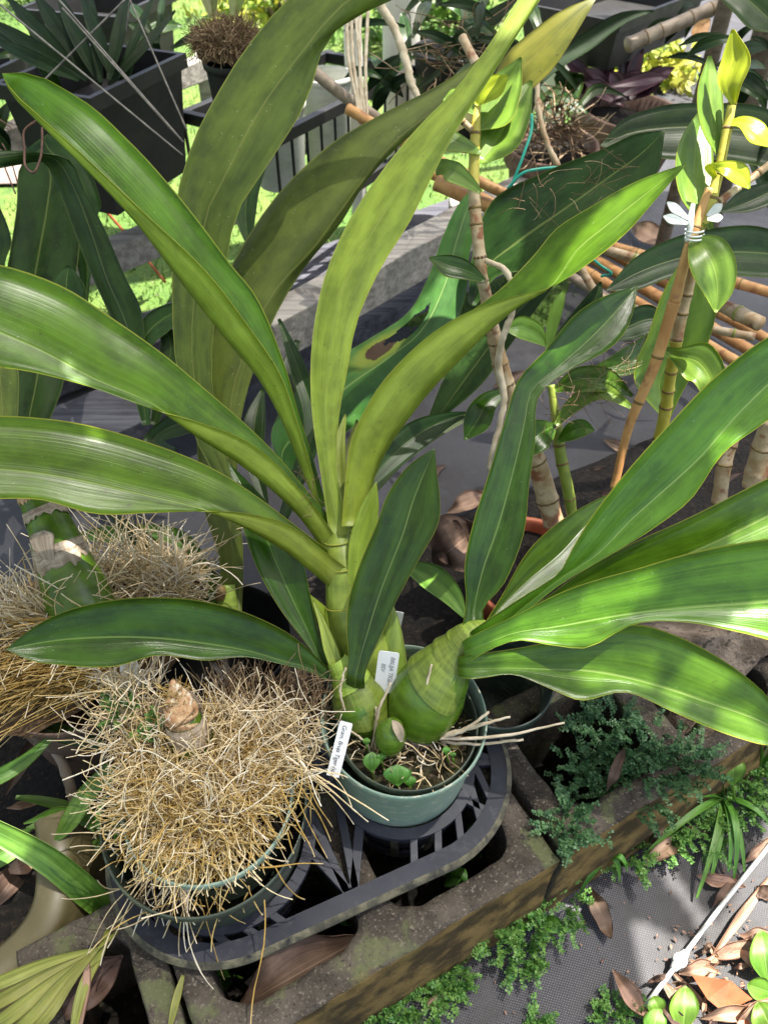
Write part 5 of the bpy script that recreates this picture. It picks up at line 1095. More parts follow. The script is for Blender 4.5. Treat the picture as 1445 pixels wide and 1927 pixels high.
for x0, y0, x1, y1, w in ((165,150,-30,30,26), (150,140,10,-10,28), (175,150,60,-20,30), (185,150,105,-20,26), (190,155,170,-20,20), (205,150,240,-20,24), (215,150,150,-20,24), (150,150,-20,70,24), (220,150,290,-10,16), (190,160,130,40,26), (205,160,330,20,18)):
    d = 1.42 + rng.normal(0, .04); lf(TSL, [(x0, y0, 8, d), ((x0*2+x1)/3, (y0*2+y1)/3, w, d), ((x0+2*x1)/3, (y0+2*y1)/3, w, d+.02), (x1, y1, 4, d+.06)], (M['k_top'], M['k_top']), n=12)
TSB = thing('root_ball', 'brown bristly root ball on a black pot hanging at the top', 'root mass', P(420, 120, 1.2))
n = 1300; u = rng.normal(0, 1, (n, 3)); u /= np.linalg.norm(u, axis=1, keepdims=True); C = P(425, 78, 1.25); u[:, 2] = np.abs(u[:, 2])*.9 - .25
roots('bristles', C + u*np.array([.045, .045, .03]), u + rng.normal(0, .35, (n, 3)), rng.uniform(.015, .035, n), .0006, M['rootb'], TSB, .2)['kind'] = 'stuff'
mixdisc('root_core', C + [0, 0, -.02], .05, M['rootb'], 'core of the bristly root ball', .02, dome=.035)
lf(TSB, [(400,30,14,1.25), (395,0,30,1.25), (385,-40,30,1.25), (380,-80,4,1.25)], (M['c_oli'], M['c_oli'])); lf(TSB, [(440,30,14,1.25), (445,0,30,1.25), (460,-40,30,1.25), (470,-80,4,1.25)], (M['c_oli'], M['c_oli']))
pot('plant_pot', 'small black pot under the bristly root ball', C + [0, 0, -.025], .042, .032, .07, M['pot_k'])
t = thing('wire_hanger', 'thin wires of a hanger crossing in front of the black planter', 'wire hanger', P(340, 290, 1.22))
for a, b in (((0,8),(344,292)), ((112,0),(346,268)), ((245,0),(352,245)), ((240,-5),(60,175)), ((118,15),(340,262)), ((245,0),(238,60))):
    tube(t, 'wire', [(*a, 1.2, 1.8), ((a[0]+b[0])/2, (a[1]+b[1])/2, 1.21, 1.8), (*b, 1.22, 1.8)], M['wire'], 6)
t = thing('wire_hanger', 'rusty wire hook hanging on the arching leaf at the left', 'wire hanger', P(60, 320, 1.04))
tube(t, 'wire', [(72,225,1.04,2.2), (47,245,1.04,2.2), (47,280,1.04,2.2), (52,318,1.035,2.2), (62,325,1.03,2.2), (76,300,1.035,2.2), (80,270,1.04,2.2), (80,240,1.04,2.2)], M['wirer'], 7, 50)
t = thing('garden_twigs', 'thin brown twigs at the left edge', 'twigs', P(30, 370, 1.3))
for pts in ([(-5,260,1.3,1.5), (5,300,1.3,1.5), (30,365,1.3,1.5)], [(0,225,1.3,1.5), (15,235,1.3,1.3), (25,245,1.3,1)], [(5,270,1.3,1.2), (20,300,1.3,1.2), (34,345,1.3,1.5)]): tube(t, 'twig', pts, M['wirer'], 5)
t = thing('wire_stake', 'thin rusty wire stake standing in the sunny lawn', 'stake', G(312, 532))
tube(t, 'rod', [(185,380,1.85,2.5), (250,455,1.9,2.5), (312,532,1.93,2.5)], M['terra'], 7)
# black slatted crate and white tubs
t = thing('nursery_crate', 'black slatted plastic crate behind the centre leaves at the top', 'crate', G(620, 300, .1))
ca, cb = P(520, 250, 1.62), P(770, 125, 1.95); e = cb-ca; e[2] = 0; L = np.linalg.norm(e); e /= L; f = np.array([-e[1], e[0], 0])
for y in (0, .26):
    for z in (.0, -.20):
        beam('crate_bar', ca + e*(-.05) + f*y + [0, 0, z], ca + e*(L+.02) + f*y + [0, 0, z], .02, .025, M['pot_k'], t, .002)
    for s in np.linspace(0, L, 11): beam('crate_slat', ca + e*s + f*y + [0, 0, -.024], ca + e*s + f*y + [1e-4, 0, -.201], .012, .006, M['pot_k'], t, .001)
for s in (0, L): beam('crate_bar', ca + e*s + [0, 0, .001], ca + e*s + f*.26 + [0, 0, .001], .02, .025, M['pot_k'], t, .002)
M['tub'] = gloss('tub_white', (.42, .44, .38), (.58, .58, .52), .5, .3, (.25, .24, .2), 30)
pot('plant_pot', 'white plastic tub standing in the black crate', ca + e*L*.30 + f*.13 + [0, 0, .0], .07, .055, .19, M['tub'], axis=(0, 0, 1))
pot('plant_pot', 'second white tub further back in the black crate', ca + e*L*.66 + f*.13 + [0, 0, .01], .07, .055, .2, M['tub'], axis=(0, 0, 1))
pot('plant_pot', 'grey black pot on the crate beside the dark leaves at the top', P(860, 90, 1.9), .11, .09, .2, M['pot_k'], axis=(0, 0, 1))
TK = thing('bromeliad_plant', 'dark arching leaves with red bases behind the cane at the top', 'plant', P(860, 130, 1.6))
for x0, y0, x1, y1, x2, y2, w in ((850,110,900,80,960,95,26), (860,100,880,40,860,-20,30), (870,110,930,115,990,150,26), (850,120,790,90,750,100,16), (870,90,930,30,980,-10,30), (860,110,820,140,780,170,12), (870,100,900,20,930,-30,22)):
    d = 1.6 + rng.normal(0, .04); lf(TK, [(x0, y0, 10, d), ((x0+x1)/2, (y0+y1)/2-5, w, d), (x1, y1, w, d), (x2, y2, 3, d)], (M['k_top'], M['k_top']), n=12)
n = 60; X = np.array([P(rng.uniform(770, 960), rng.uniform(40, 170), 1.5) for _ in range(n)]); roots('twiggy_roots', X, rd(n, .1), rng.uniform(.06, .14, n), .0012, M['rootb'], TK, .25)['kind'] = 'stuff'
lf(TK, [(1000,170,10,1.7), (1040,120,30,1.7), (1100,80,34,1.7), (1180,30,20,1.7), (1230,20,3,1.7)], (M['k_top'], M['k_top']))
t = thing('hanging_leaf', 'orange brown dead leaf hanging under the bamboo rail', 'dead leaf', P(1320, 70, 1.7)); lf(t, [(1335,35,4,1.7), (1322,50,28,1.7), (1312,68,24,1.7), (1312,80,3,1.7)], (M['bamb'], M['bamb']), name='blade')
# more shaded foliage crowding the benches at the top
CL2 = [('dark crowded foliage behind the centre right cane at the top', [(770,40,1.5), (820,20,1.55), (900,60,1.5), (950,110,1.45), (720,150,1.6), (840,180,1.5), (780,120,1.55)]), ('dark crowded foliage behind the terracotta pots', [(1010,120,1.6), (1000,230,1.4), (1330,160,1.7), (1010,60,1.7)]), ('dark foliage between the bench rails at the left', [(20,180,1.5), (60,120,1.5), (250,60,1.6), (300,90,1.6), (-20,230,1.4), (10,110,1.6)]), ('dark foliage at the top right behind the posts', [(1400,60,1.5), (1430,180,1.4), (1380,130,1.6), (1440,280,1.3), (1300,30,1.8)])]
for lab, pts in CL2:
    t = thing('shade_plant', lab, 'plant', P(*pts[0]))
    for (x, y, d) in pts:
        for q in range(4):
            a = rng.uniform(0, 6.28); L = rng.uniform(70, 150)/d*1.2; w = rng.uniform(14, 34)/d*1.3; dd = d + rng.normal(0, .06); bx, by = rng.normal(0, 14, 2)
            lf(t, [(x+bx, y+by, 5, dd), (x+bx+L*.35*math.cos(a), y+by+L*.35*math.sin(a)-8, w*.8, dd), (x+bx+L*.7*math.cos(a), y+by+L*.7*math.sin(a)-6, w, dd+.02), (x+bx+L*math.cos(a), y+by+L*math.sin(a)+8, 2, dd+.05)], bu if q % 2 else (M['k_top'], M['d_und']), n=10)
# ------------------------------------------------------------------ foreground: weeds, litter, planter
def pilea(label, spots, n, z=None, L=.045, sz=.0056, up=.45, mat='pilea'):
    L *= .72; n = int(n*1.5)
    """cushion of tiny-leaved weed: sprigs with paired leaves; one uncountable mass"""
    Q = []; Fq = []; SV = []; SF = []
    for _ in range(n):
        px, py, zz, r = random.choice(spots); r *= .9; c = G(px, py, zz); a = random.uniform(0, 6.28); rr = r*math.sqrt(random.random())
        p = c + np.array([rr*math.cos(a), rr*math.sin(a), 0]); d = np.array([math.cos(a)*rr/r + random.gauss(0, .5), math.sin(a)*rr/r - .2 + random.gauss(0, .5), up + random.random()*.6]); d /= np.linalg.norm(d)
        l = L*random.uniform(.5, 1.2); k = max(4, int(l/.0030)); pts = [p]
        for i in range(k):
            d = d + np.array([0, 0, -.035]) + rng.normal(0, .05, 3); d /= np.linalg.norm(d); p = p + d*l/k; pts.append(p)
            s = np.cross(d, [0, 0, 1]); s /= np.linalg.norm(s)+1e-9; nrm = np.cross(s, d)
            for sg in (-1, 1, random.choice((-.4, .4))):
                q = sz*random.uniform(.5, 1.15)*(1 - .35*i/k); ax = s*sg + d*.35 + nrm*random.gauss(.1, .3); ax /= np.linalg.norm(ax); w = np.cross(ax, nrm + rng.normal(0, .25, 3)); w /= np.linalg.norm(w)+1e-9
                b = len(Q); Q += [p, p + ax*q*.55 + w*q*.42, p + ax*q*1.1, p + ax*q*.55 - w*q*.42]; Fq.append((b, b+1, b+2, b+3))
        v, f = sweep(pts[::3] if len(pts) > 6 else pts, .0005, 3, False); SF += [tuple(x + len(SV) for x in ff) for ff in f]; SV += v
    nb = len(Q); Fq += [tuple(x + nb for x in ff) for ff in SF]
    return tag(fastmesh('artillery_weed', np.array(Q + SV), np.array(Fq), M[mat], None, None, False), label, 'weed', kind='stuff')
pilea('blue green tiny leaved weed filling the cell of the right block', [(1120,1430,.14,.045), (1180,1470,.13,.05), (1100,1500,.12,.04), (1150,1380,.15,.04), (1230,1420,.15,.045), (1070,1545,.15,.02), (1290,1440,.15,.03)], 210, L=.044, mat='pileab')
pilea('pale green tiny leaved weed along the foot of the left block', [(780,1890,-.03,.03), (730,1915,-.03,.025), (830,1850,-.03,.025), (850,1830,-.03,.02)], 100, L=.035)
pilea('tiny leaved weed hanging below the block joint', [(960,1770,-.02,.03), (1000,1730,-.01,.03), (930,1745,0,.02), (1060,1700,0,.03), (980,1800,-.03,.02)], 95, L=.04)
pilea('tiny leaved weed under the block front beside the sedge', [(1180,1600,-.01,.025), (1290,1540,-.01,.035), (1330,1560,-.02,.03), (1250,1580,-.02,.02)], 110, L=.04)
pilea('tiny leaved weed at the right edge beside the grass tuft', [(1400,1470,0,.035), (1440,1440,0,.03), (1390,1510,-.01,.03), (1440,1500,-.01,.03)], 110, L=.04)
pilea('small sprigs of tiny leaved weed at the bottom right of the mat', [(1150,1905,GZ,.015), (1195,1915,GZ,.012), (1010,1925,GZ,.008)], 40, L=.03)
pilea('small round leaved weed growing in the planter at the left edge', [(15,1720,.06,.015), (160,1720,.05,.02), (210,1750,.04,.02)], 60, L=.03)
pilea('mossy weed among the roots behind the stump', [(225,1340,.30,.015), (290,1370,.30,.01)], 25, L=.02)
def blade_tuft(name, label, base, tips, w, mat, cat='grass tuft', d0=None, arch=.05):
    t = thing(name, label, cat, tuple(base))
    for (tx, ty, tz) in tips:
        e = G(tx, ty, tz); m = (np.array(base) + e)/2 + [0, 0, arch*random.uniform(.6, 1.3)]; a = np.array(base, float)
        pts = [(1-s)**2*a + 2*s*(1-s)*m + s*s*e for s in np.linspace(0, 1, 10)]
        V = []; UV = []
        for i, p in enumerate(pts):
            tn = pts[min(i+1, 9)] - pts[max(i-1, 0)]; sd = np.cross(tn, [0, 0, 1.]); sd /= np.linalg.norm(sd)+1e-9; ww = w*(1-abs(i/9-.35)**1.6*1.4)*.5; ww = max(ww, .0003)
            nz = np.cross(sd, tn); nz /= np.linalg.norm(nz)+1e-9
            for j, f in enumerate((-1, 0, 1)): V.append(p + sd*ww*f + nz*(0 if f else -ww*.35)); UV.append((j/2, i*.3))
        n1 = len(V); V += [v - np.array([0, 0, .0006]) for v in V]; UV += UV; Fc = []
        for i in range(9):
            for j in range(2): q = (i*3+j, i*3+j+1, i*3+j+4, i*3+j+3); Fc += [q, tuple(x+n1 for x in q)[::-1]]
        mk('blade', V, Fc, mat, t, True, UV)
    return t
blade_tuft('grass_tuft', 'tuft of broad grass blades rooted at the foot of the right block', G(1360,1500,-.01), [(1200,1535,.05), (1220,1600,.0), (1310,1690,-.03), (1335,1660,-.03), (1380,1655,-.03), (1275,1430,.08), (1330,1420,.1), (1450,1555,0), (1240,1455,.08), (1370,1640,-.02), (1400,1640,-.03)], .009, M['weed'])
blade_tuft('sedge_tuft', 'small sedge with short blades at the block joint', G(1140,1610,.0), [(1060,1650,.03), (1090,1680,-.02), (1155,1560,.08), (1120,1590,.08), (1165,1660,-.02), (1180,1640,0), (1130,1570,.08)], .008, M['weed'])
blade_tuft('grass_tuft', 'two grass blades rising from the block at the right edge', G(1430,1440,.05), [(1450,1330,.16), (1400,1390,.14), (1470,1405,.1)], .007, M['weed'])
blade_tuft('grass_tuft', 'dark grass blades under the planter at the lower left', G(230,1560,.02), [(100,1690,.06), (50,1560,.1), (180,1600,.02), (60,1600,.06), (30,1500,.1)], .016, M['strap'])
def broad(name, label, leaves, mat, z=GZ, cat='weed'):
    """low broad leaved weed; leaves (x,y,dx,dy,w,lift)"""
    t = thing(name, label, cat, G(leaves[0][0], leaves[0][1], z))
    for (x, y, dx, dy, w, lift) in leaves:
        z0 = z + .004; pts = []
        for s, ww, l in ((0, .12, .1), (.2, .62, .5), (.45, 1, .9), (.75, .78, 1), (.93, .35, .95), (1.0, .05, .85)):
            p = G(x+dx*s, y+dy*s, z0 + lift*l); d = (p-CAMP)@np.array([0, SQ, -SQ]); px = 722.5 + p[0]/d*FPX
            v = p-CAMP; uu = (v@np.array([0, SQ, SQ]))/d; pts.append((px, 963.5-uu*FPX, w*ww, d))
        leaf(t, W(pts), (mat, mat), n=14, wav=0, bul=0, th=.0003)
        tube(t, 'stalk', [(x, y, pts[0][3], 2.2), (x-dx*.25+4, y-dy*.25+10, pts[0][3]+.02, 2)], M['seedl'], 6)
    return t
broad('seedling', 'green seedling with rounded leaves at the block joint', [(1010,1710,8,-42,32,.03), (1020,1725,35,28,34,.02), (1003,1735,-2,-22,20,.02), (985,1735,-12,22,22,.015)], M['weed'], -.02)
broad('seedling', 'bright rounded leaf weed above the grass tuft', [(1378,1478,2,-62,48,.05)], M['seedl'], .03)
broad('seedling', 'bright toothed leaf weed at the bottom right beside the tube', [(1285,1940,4,-85,56,.02), (1242,1910,-14,-36,36,.02), (1225,1950,14,-55,44,.015)], M['seedl'])
broad('seedling', 'bright lime weed at the right edge in the sun', [(1445,1850,-14,-100,56,.03), (1455,1870,-50,-18,44,.02), (1455,1945,-30,-60,56,.03)], M['seedl'])
broad('seedling', 'glossy green sprig below the tray in the centre', [(655,1720,-8,-50,32,.04), (660,1715,25,10,40,.03), (655,1722,-14,18,30,.02), (665,1705,30,-20,26,.04)], M['weed'], .02)
broad('seedling', 'green sprig below the right pot behind the block', [(850,1660,25,-25,40,.03), (848,1650,-18,-30,34,.04), (905,1610,-25,-10,34,.03), (900,1575,-15,-25,30,.04), (845,1645,15,20,40,.02)], M['weed'], .02)
broad('seedling', 'smooth green leaf under the left end of the tray', [(440,1835,-50,15,48,.02)], M['b_top'], .05)
broad('seedling', 'leafy sprig at the left rim of the dark pot', [(215,1600,-10,-110,60,.03), (225,1500,-10,-45,34,.03)], M['weed'], .2)
broad('seedling', 'three round leaves beside the rear label in the roots', [(252,1300,-10,-20,22,.01), (240,1298,-22,-6,22,.01), (262,1302,16,-16,20,.01)], M['weed'], .28)
broad('seedling', 'dark leaves in the gap behind the right bulb pot', [(1010,1300,30,-20,30,.02), (1000,1320,-20,20,26,.02), (1040,1330,25,10,28,.02), (990,1370,20,10,26,.02)], M['b_top'], .05)
broad('seedling', 'two grey green oval leaves in the gap under the lowest right leaf', [(1272,1368,22,0,14,.02), (1300,1375,26,-8,22,.02)], M['b_und'], .10)
def litter(label, x, y, z, dx, dy, w, lift=.012, mat='dead', curl=.8, name='dead_leaf', group='dead leaves on the mat'):
    if x > 1230 and z == GZ: w *= .72; lift *= random.uniform(.4, 1.3); dx += random.uniform(-15, 15); dy += random.uniform(-15, 15)
    if group and w < 60: x -= dx*.15; y -= dy*.15; dx *= 1.3; dy *= 1.3
    t = []
    for s, ww, l in ((0, .06, .0), (.12, .35, .4), (.35, .9, 1.0), (.6, 1, .7), (.82, .6, .4), (.95, .22, .7), (1, .04, .9)):
        p = G(x+dx*s, y+dy*s, z + .003 + lift*l); d = (p-CAMP)@np.array([0, SQ, -SQ]); v = p-CAMP; t.append((722.5+p[0]/d*FPX, 963.5-(v@np.array([0, SQ, SQ]))/d*FPX, w*ww, d))
    st = []; cl, crr = random.choice(((.9, .1), (.2, 1.1), (.8, .8), (.1, .3), (1.2, .5)))
    for r in W(t):
        r = list(r); jl, jr = random.uniform(-.22, .22), random.uniform(-.22, .22); r[0] += (r[0]-r[2])*jl; r[1] += (r[1]-r[3])*jl; r[4] += (r[4]-r[2])*jr; r[5] += (r[5]-r[3])*jr; h = abs(r[7])*5; r[7] = -h*curl*cl*random.uniform(.6, 1.2); r[8] = -h*curl*crr*random.uniform(.6, 1.2); st.append(r)
    o = leaf(None, st, (M[mat], M[mat]), name, n=24, wav=.10, bul=random.uniform(-.12, .06)); return tag(o, label, 'dead leaf', group)
LT = [('big purple brown dead leaf lying under the tray front', 450,1895,.10,230,-130,120,.03,'dead2'), ('dark brown dead leaf over the block end at the bottom left', 60,1940,.10,170,-140,80,.04,'dead2'), ('brown dead leaf beside the left planter foot', 190,1850,.03,30,-90,40,.02,'dead2'),
 ('curled tan dead leaf at the foot of the right block', 1215,1625,GZ,75,-60,34,.03,'dead'), ('dark dead leaf behind the curled tan leaf', 1225,1590,GZ,60,-40,36,.03,'dead2'), ('crumpled dead leaf below the block joint', 1115,1680,GZ,30,75,34,.02,'dead2'), ('small dead leaf standing in the weed cell', 1145,1480,.16,25,-62,22,.03,'dead2'),
 ('dead leaf beside the white tube near the grass tuft', 1320,1650,GZ,60,25,36,.02,'dead'), ('folded dead leaf under the grass tuft', 1345,1700,GZ,50,-40,26,.02,'dead2'), ('rolled tan dead leaf at the bottom of the mat', 1160,1835,GZ,50,70,34,.02,'dead'), ('flat tan dead leaf beside the tube joint', 1285,1830,GZ,70,-25,40,.012,'dead'), ('long pale dead leaf strip pointing up right', 1335,1810,GZ,115,-150,22,.01,'dead'),
 ('pink tan dead leaf above the terracotta shard', 1345,1800,GZ,70,-30,46,.02,'dead'), ('tan dead leaf at the right edge', 1400,1760,GZ,60,10,44,.02,'dead'), ('curled dead leaf under the seedling at the right edge', 1390,1790,GZ,55,40,40,.02,'dead'), ('tan dead leaf right of the tube end', 1250,1850,GZ,50,45,34,.015,'dead'), ('dead leaf strip left of the shard', 1270,1835,GZ,60,60,18,.012,'dead'), ('dead leaf below the shard', 1330,1915,GZ,90,-20,44,.02,'dead'), ('dead leaf at the bottom right corner', 1390,1930,GZ,70,-60,50,.02,'dead'), ('torn dead leaf under the bright toothed weed', 1240,1890,GZ,60,30,34,.015,'dead2'),
 ('purple dead leaf at the right edge near the tube', 1425,1670,GZ,35,20,40,.02,'dead2'), ('small tan dead leaf at the right edge above the tube', 1405,1620,GZ,40,-30,26,.015,'dead'), ('pale curled dead leaf at the tiny weed below the left block', 800,1900,GZ,40,-30,18,.01,'dead'),
 ('broad dry leaf leaning behind the front dark leaf', 815,1060,.06,90,-70,110,.05,'dead2'), ('dry brown leaf behind the green pot', 800,1020,.05,90,10,80,.05,'dead2'), ('dead leaf in the gap right of the small pot', 870,1600,.0,40,-50,30,.02,'dead2'), ('dead leaf in the dark gap behind the pot', 930,1120,.0,50,-60,40,.03,'dead2'),
 ('crumpled dead leaves on the far mat at right', 1190,425,GZ,60,30,40,.02,'dead'), ('dead leaf on the mat between the canes', 1105,890,GZ,50,-8,16,.01,'dead2'), ('dead leaf at the foot of the right canes', 1340,940,GZ,60,-40,50,.03,'dead2'), ('brown leaf in the dark bed at left', 20,1480,.02,60,-110,26,.02,'dead2'), ('pale curled leaf in the dark bed at left', 20,1520,.02,50,-10,14,.01,'dead'), ('brown dead leaf in the left planter', -10,1700,.10,60,-80,50,.02,'dead2'), ('tan dead leaf in the left planter', 20,1640,.12,45,-20,34,.02,'dead'), ('dead leaf strip beside the lower cup of the tray', 560,1830,.08,60,-20,40,.02,'dead2'), ('papery dead leaf beside the bottom left block', 360,1900,.06,40,70,36,.02,'dead'), ('long dead leaf on the mat right of the green cane', 1120,930,GZ,70,20,30,.015,'dead2'), ('pale dead leaf on the mat behind the dark upright leaf', 850,960,GZ,60,-30,34,.02,'dead'), ('dead leaf lying on the mat below the scorched leaf', 830,880,GZ,-60,30,26,.015,'dead2'), ('small dead leaf on the mat beside the bamboo stake', 1140,830,GZ,40,16,18,.01,'dead'), ('curled dead leaf on the mat left of the stake bundle', 985,700,GZ,-50,25,22,.015,'dead2'), ('dead leaf at the terracotta pot behind the bulb', 1060,1010,GZ,60,-40,40,.03,'dead2'), ('dead leaf on the mat at lower right block foot', 1290,1570,GZ,60,10,26,.02,'dead2')]
for a in LT: litter(a[0], a[1], a[2], a[3], a[4], a[5], a[6], a[7], a[8])
for i in range(26):
    x, y = random.uniform(1255, 1440), random.uniform(1770, 1925)
    if y < 2350 - .42*x*1.0 and x < 1330: x += 70
    litter('small curled dead leaf scrap in the sunny litter at the bottom right', x, y, GZ, random.uniform(-34, 34), random.uniform(-30, 30), random.uniform(9, 18), random.uniform(.004, .018), random.choice(('dead', 'dead', 'dead2')), 1.2, 'dead_leaf', 'dead leaf scraps in the sunny corner')
# crumbs of litter (uncountable) in the sunny corner
n = 170; V = []; Fq = []
for i in range(n):
    c = G(random.uniform(1230, 1445), random.uniform(1740, 1927)); 
    if random.random() < .35: c = G(random.uniform(900, 1445), random.uniform(1600, 1927))
    s = random.uniform(.0012, .004); a = random.uniform(0, 6.28); u = np.array([math.cos(a), math.sin(a), random.gauss(0, .3)])*s; w = np.array([-math.sin(a), math.cos(a), random.gauss(0, .5)])*s*.4; c = c + [0, 0, .004]; b = len(V); V += [c-u, c+w, c+u, c-w]; Fq.append((b, b+1, b+2, b+3))
tag(fastmesh('leaf_crumbs', np.array(V), np.array(Fq), solid('crumbs', (.10, .05, .035), (.30, .18, .12), 200, .8, 0), None, None, False), 'dry leaf crumbs scattered on the weed mat', 'leaf litter', kind='stuff')
# white irrigation tube with joint
t = thing('irrigation_tube', 'thin white plastic tube with joint lying on the mat at lower right', 'tube', G(1280, 1808))
def gt(px, py, z, r): p = G(px, py, z); return p
X = [gt(1212,1895,GZ+.012,0), gt(1245,1852,GZ+.013,0), gt(1278,1808,GZ+.014,0), gt(1360,1700,GZ+.016,0), gt(1460,1575,GZ+.02,0)]
V, Fc = sweep(X, .0028, 12); mk('pipe', V, Fc, M['tubep'], t)
c = G(1278, 1808, GZ+.014); V, Fc = lathe([(.0005, -.006), (.008, -.006), (.0085, 0), (.008, .005), (.005, .0055), (.0048, .004), (.0005, .004)], c, (0, 0, 1), 24); mk('joint', V, Fc, M['tubep'], t)
tx = (X[3]-X[2]); tx /= np.linalg.norm(tx); V, Fc = sweep([c - tx*.014, c - tx*.004, c + tx*.004, c + tx*.014], [.0042, .0065, .0065, .0042], 12); mk('sleeve', V, Fc, M['tubep'], t)
# terracotta shard
pts = [(1300,1833), (1375,1846), (1415,1880), (1360,1905), (1330,1880)]; V = []
for z in (GZ+.022, GZ+.010):
    for i, (x, y) in enumerate(pts): V.append(G(x, y, z + (.012 if i in (0, 1) else 0)))
tag(mk('terracotta_shard', V, [(0, 1, 2, 3, 4), (9, 8, 7, 6, 5)] + [(i, 5+i, 5+(i+1) % 5, (i+1) % 5) for i in range(5)], M['terra'], None, False), 'bright terracotta shard lying in the sunny litter', 'pot shard')
pts = [(1385,1925), (1425,1890), (1460,1900), (1450,1950)]; V = [G(x, y, z) for z in (GZ+.02, GZ+.008) for x, y in pts]
tag(mk('terracotta_shard', V, [(0, 1, 2, 3), (7, 6, 5, 4)] + [(i, 4+i, 4+(i+1) % 4, (i+1) % 4) for i in range(4)], M['terra'], None, False), 'small terracotta shard at the bottom right corner', 'pot shard')
# ------------------------------------------------------------------ lower left: olive planter, strap leaves, palm leaf
def left_planter():
    t = thing('planter_box', 'olive tan plastic planter with litter at the lower left edge', 'planter', G(40, 1800, GZ))
    # wall outline in plan from rim points; rim z .12, wall flares down to the ground
    rim = [(75,1545,.15), (82,1590,.15), (80,1640,.145), (75,1690,.14), (55,1735,.135), (20,1775,.13), (-40,1820,.13), (-140,1870,.13)]
    V = []; n = 40
    A = cr(np.array([[z, 0, x, y] for x, y, z in rim]), n)
    prof = [(-.006, -.05), (-.006, 0), (0, .004), (.026, .002), (.032, -.006), (.040, -.03), (.052, -.10), (.064, -.19)]
    for i in range(n):
        p = G(A[i, 2], A[i, 3], A[i, 0]); q = G(A[min(i+1, n-1), 2], A[min(i+1, n-1), 3], A[min(i+1, n-1), 0]); r = G(A[max(i-1, 0), 2], A[max(i-1, 0), 3], A[max(i-1, 0), 0]); tn = q-r; tn[2] = 0; tn /= np.linalg.norm(tn); o_ = np.array([-tn[1], tn[0], 0])
        if o_[0] < 0 and i < n//2: o_ = -o_
        if o_[1] > 0 and i >= n//2: o_ = -o_
        for (u, z) in prof: V.append(p + o_*u*1.0 + [0, 0, z])
    m = len(prof); Fc = [(i*m+k, (i+1)*m+k, (i+1)*m+k+1, i*m+k+1) for i in range(n-1) for k in range(m-1)]
    mk('planter_wall', V, Fc, M['tan_p'], t)
    B = [G(A[i, 2], A[i, 3], A[i, 0]) - [0, 0, .03] for i in range(n)]; V = B + [b + np.array([-.35, .05, 0]) for b in B]
    mk('soil', V, [(i, i+1, n+i+1, n+i) for i in range(n-1)], M['soil'], t)
left_planter()
TQ = thing('strap_plant', 'green strap leaves sweeping from the left edge under the dark pot', 'plant', P(0, 1580, .80))
lf(TQ, [(-120,1520,40,.80), (0,1570,46,.80), (90,1620,54,.80), (170,1685,56,.82), (225,1735,44,.84), (250,1765,24,.86), (262,1790,4,.88)], (M['strap'], M['strap']), n=26, off=.1)
lf(TQ, [(210,1440,20,.86), (160,1500,36,.85), (125,1555,30,.84), (100,1590,3,.84)], (M['strap'], M['strap']))
lf(TQ, [(180,1560,12,.88), (120,1530,24,.87), (45,1550,3,.86)], (M['strap'], M['strap']))
lf(TQ, [(200,1405,14,.92), (130,1385,34,.91), (80,1370,26,.9), (60,1365,3,.9)], (M['b_top'], M['b_und']))
lf(TQ, [(100,1385,10,.9), (50,1430,24,.88), (-20,1470,28,.86), (-80,1490,6,.86)], (M['strap'], M['strap']))
lf(TQ, [(60,1565,20,.88), (20,1595,44,.86), (-40,1625,40,.85), (-90,1640,6,.85)], (M['strap'], M['strap']))
lf(TQ, [(230,1560,10,.9), (170,1600,28,.88), (100,1640,40,.87), (60,1660,4,.87)], (M['strap'], M['strap']))
TPm = thing('palm_leaf', 'yellow green pleated palm leaf at the bottom left corner', 'palm leaf', P(185, 1785, .76))
for x1, y1, w in ((-40,1862,26), (-40,1905,28), (-30,1950,30), (20,1960,28), (60,1955,20)):
    lf(TPm, [(185,1785,5,.755), (185*.6+x1*.4, 1785*.6+y1*.4-6, w*.7, .725), (185*.25+x1*.75, 1785*.25+y1*.75, w, .70), (x1-30, y1+15, w*.7, .70)], (M['palm'], M['palm']), n=12)
tube(TPm, 'stalk', [(185,1785,.755,3), (215,1760,.775,4), (235,1740,.80,4)], M['palm'], 7)
lf(TPm, [(215,1720,5,.80), (190,1790,16,.76), (160,1850,20,.735), (140,1930,14,.715), (135,1970,3,.71)], (M['palm'], M['palm']), n=14)
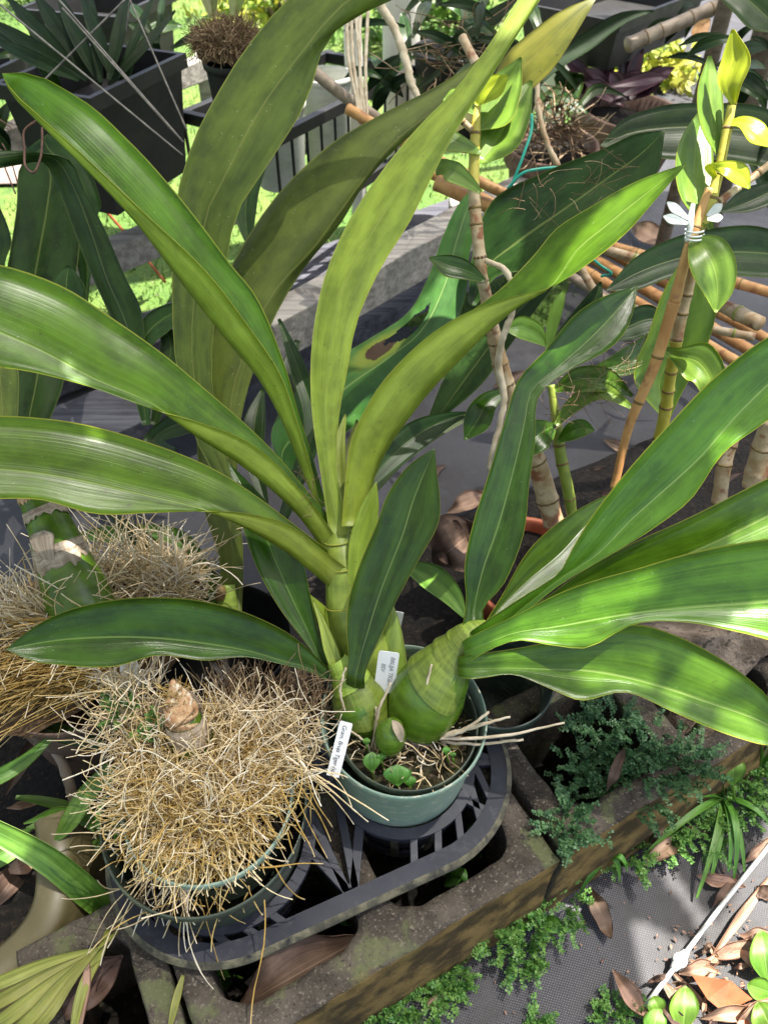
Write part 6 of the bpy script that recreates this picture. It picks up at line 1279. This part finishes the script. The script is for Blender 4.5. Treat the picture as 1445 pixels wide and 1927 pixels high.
t = thing('dry_strap_leaf', 'withered brown strap leaf hanging over the bottom left block', 'dead leaf', P(160, 1860, .735)); lf(t, [(165,1790,6,.75), (163,1850,16,.735), (155,1900,14,.725), (150,1945,4,.72)], (M['dead'], M['dead']), name='blade')
t = thing('dry_strap_leaf', 'withered twisted strap leaf under the left end of the tray', 'dead leaf', P(335, 1860, .735)); lf(t, [(345,1835,6,.745), (335,1870,14,.735), (325,1910,12,.725), (318,1945,4,.72)], (M['palm'], M['dead']), name='blade')
t = thing('pale_stick', 'grey stalk lying in the dark bed at the left', 'stick', P(110, 1450, .95)); tube(t, 'stalk', [(50,1345,.97,8), (95,1395,.96,9), (120,1440,.95,10), (138,1500,.95,10), (155,1560,.95,5)], M['bambg'], 8, 30, jit=.0004)
lf(thing('strap_plant', 'striped leaf leaning behind the front dark leaf', 'plant', P(860, 1150, 1.0)), [(875,1160,10,1.0), (850,1120,40,1.02), (810,1085,50,1.04), (765,1065,20,1.06), (745,1060,3,1.06)], (M['strap'], M['purple']))
# wiry roots on the dark leaf and canes
t = thing('wiry_roots', 'wiry brown root tangle strung across the green cane', 'roots', P(1060, 770, 1.0))
n = 60; X = np.array([P(rng.uniform(1020, 1200), 0, 1) for _ in range(n)])
for i in range(n): s = rng.random(); X[i] = P(1020+s*180+rng.normal(0, 10), 790-s*130+rng.normal(0, 14), .99)
roots('tangle', X, rd(n, .1), rng.uniform(.02, .06, n), .0004, M['rootb'], t, .5)['kind'] = 'stuff'
t = thing('wiry_roots', 'fine hair roots lying on the broad dark leaf', 'roots', P(1100, 330, 1.04)); n = 30; X = np.array([P(960+s*250+rng.normal(0, 20), 400-s*110+rng.normal(0, 20), 1.0) for s in rng.random(n)])
roots('hairs', X, rd(n, .0), rng.uniform(.02, .07, n), .0004, M['rootb'], t, .35)['kind'] = 'stuff'
t = thing('wiry_roots', 'tiny hair roots caught on the central leaf crown', 'roots', P(585, 935, .83)); n = 16; X = np.array([P(585+rng.normal(0, 8), 925+rng.normal(0, 22), .825) for _ in range(n)])
roots('hairs', X, rd(n, .1), rng.uniform(.01, .025, n), .0003, M['rootb'], t, .5)['kind'] = 'stuff'
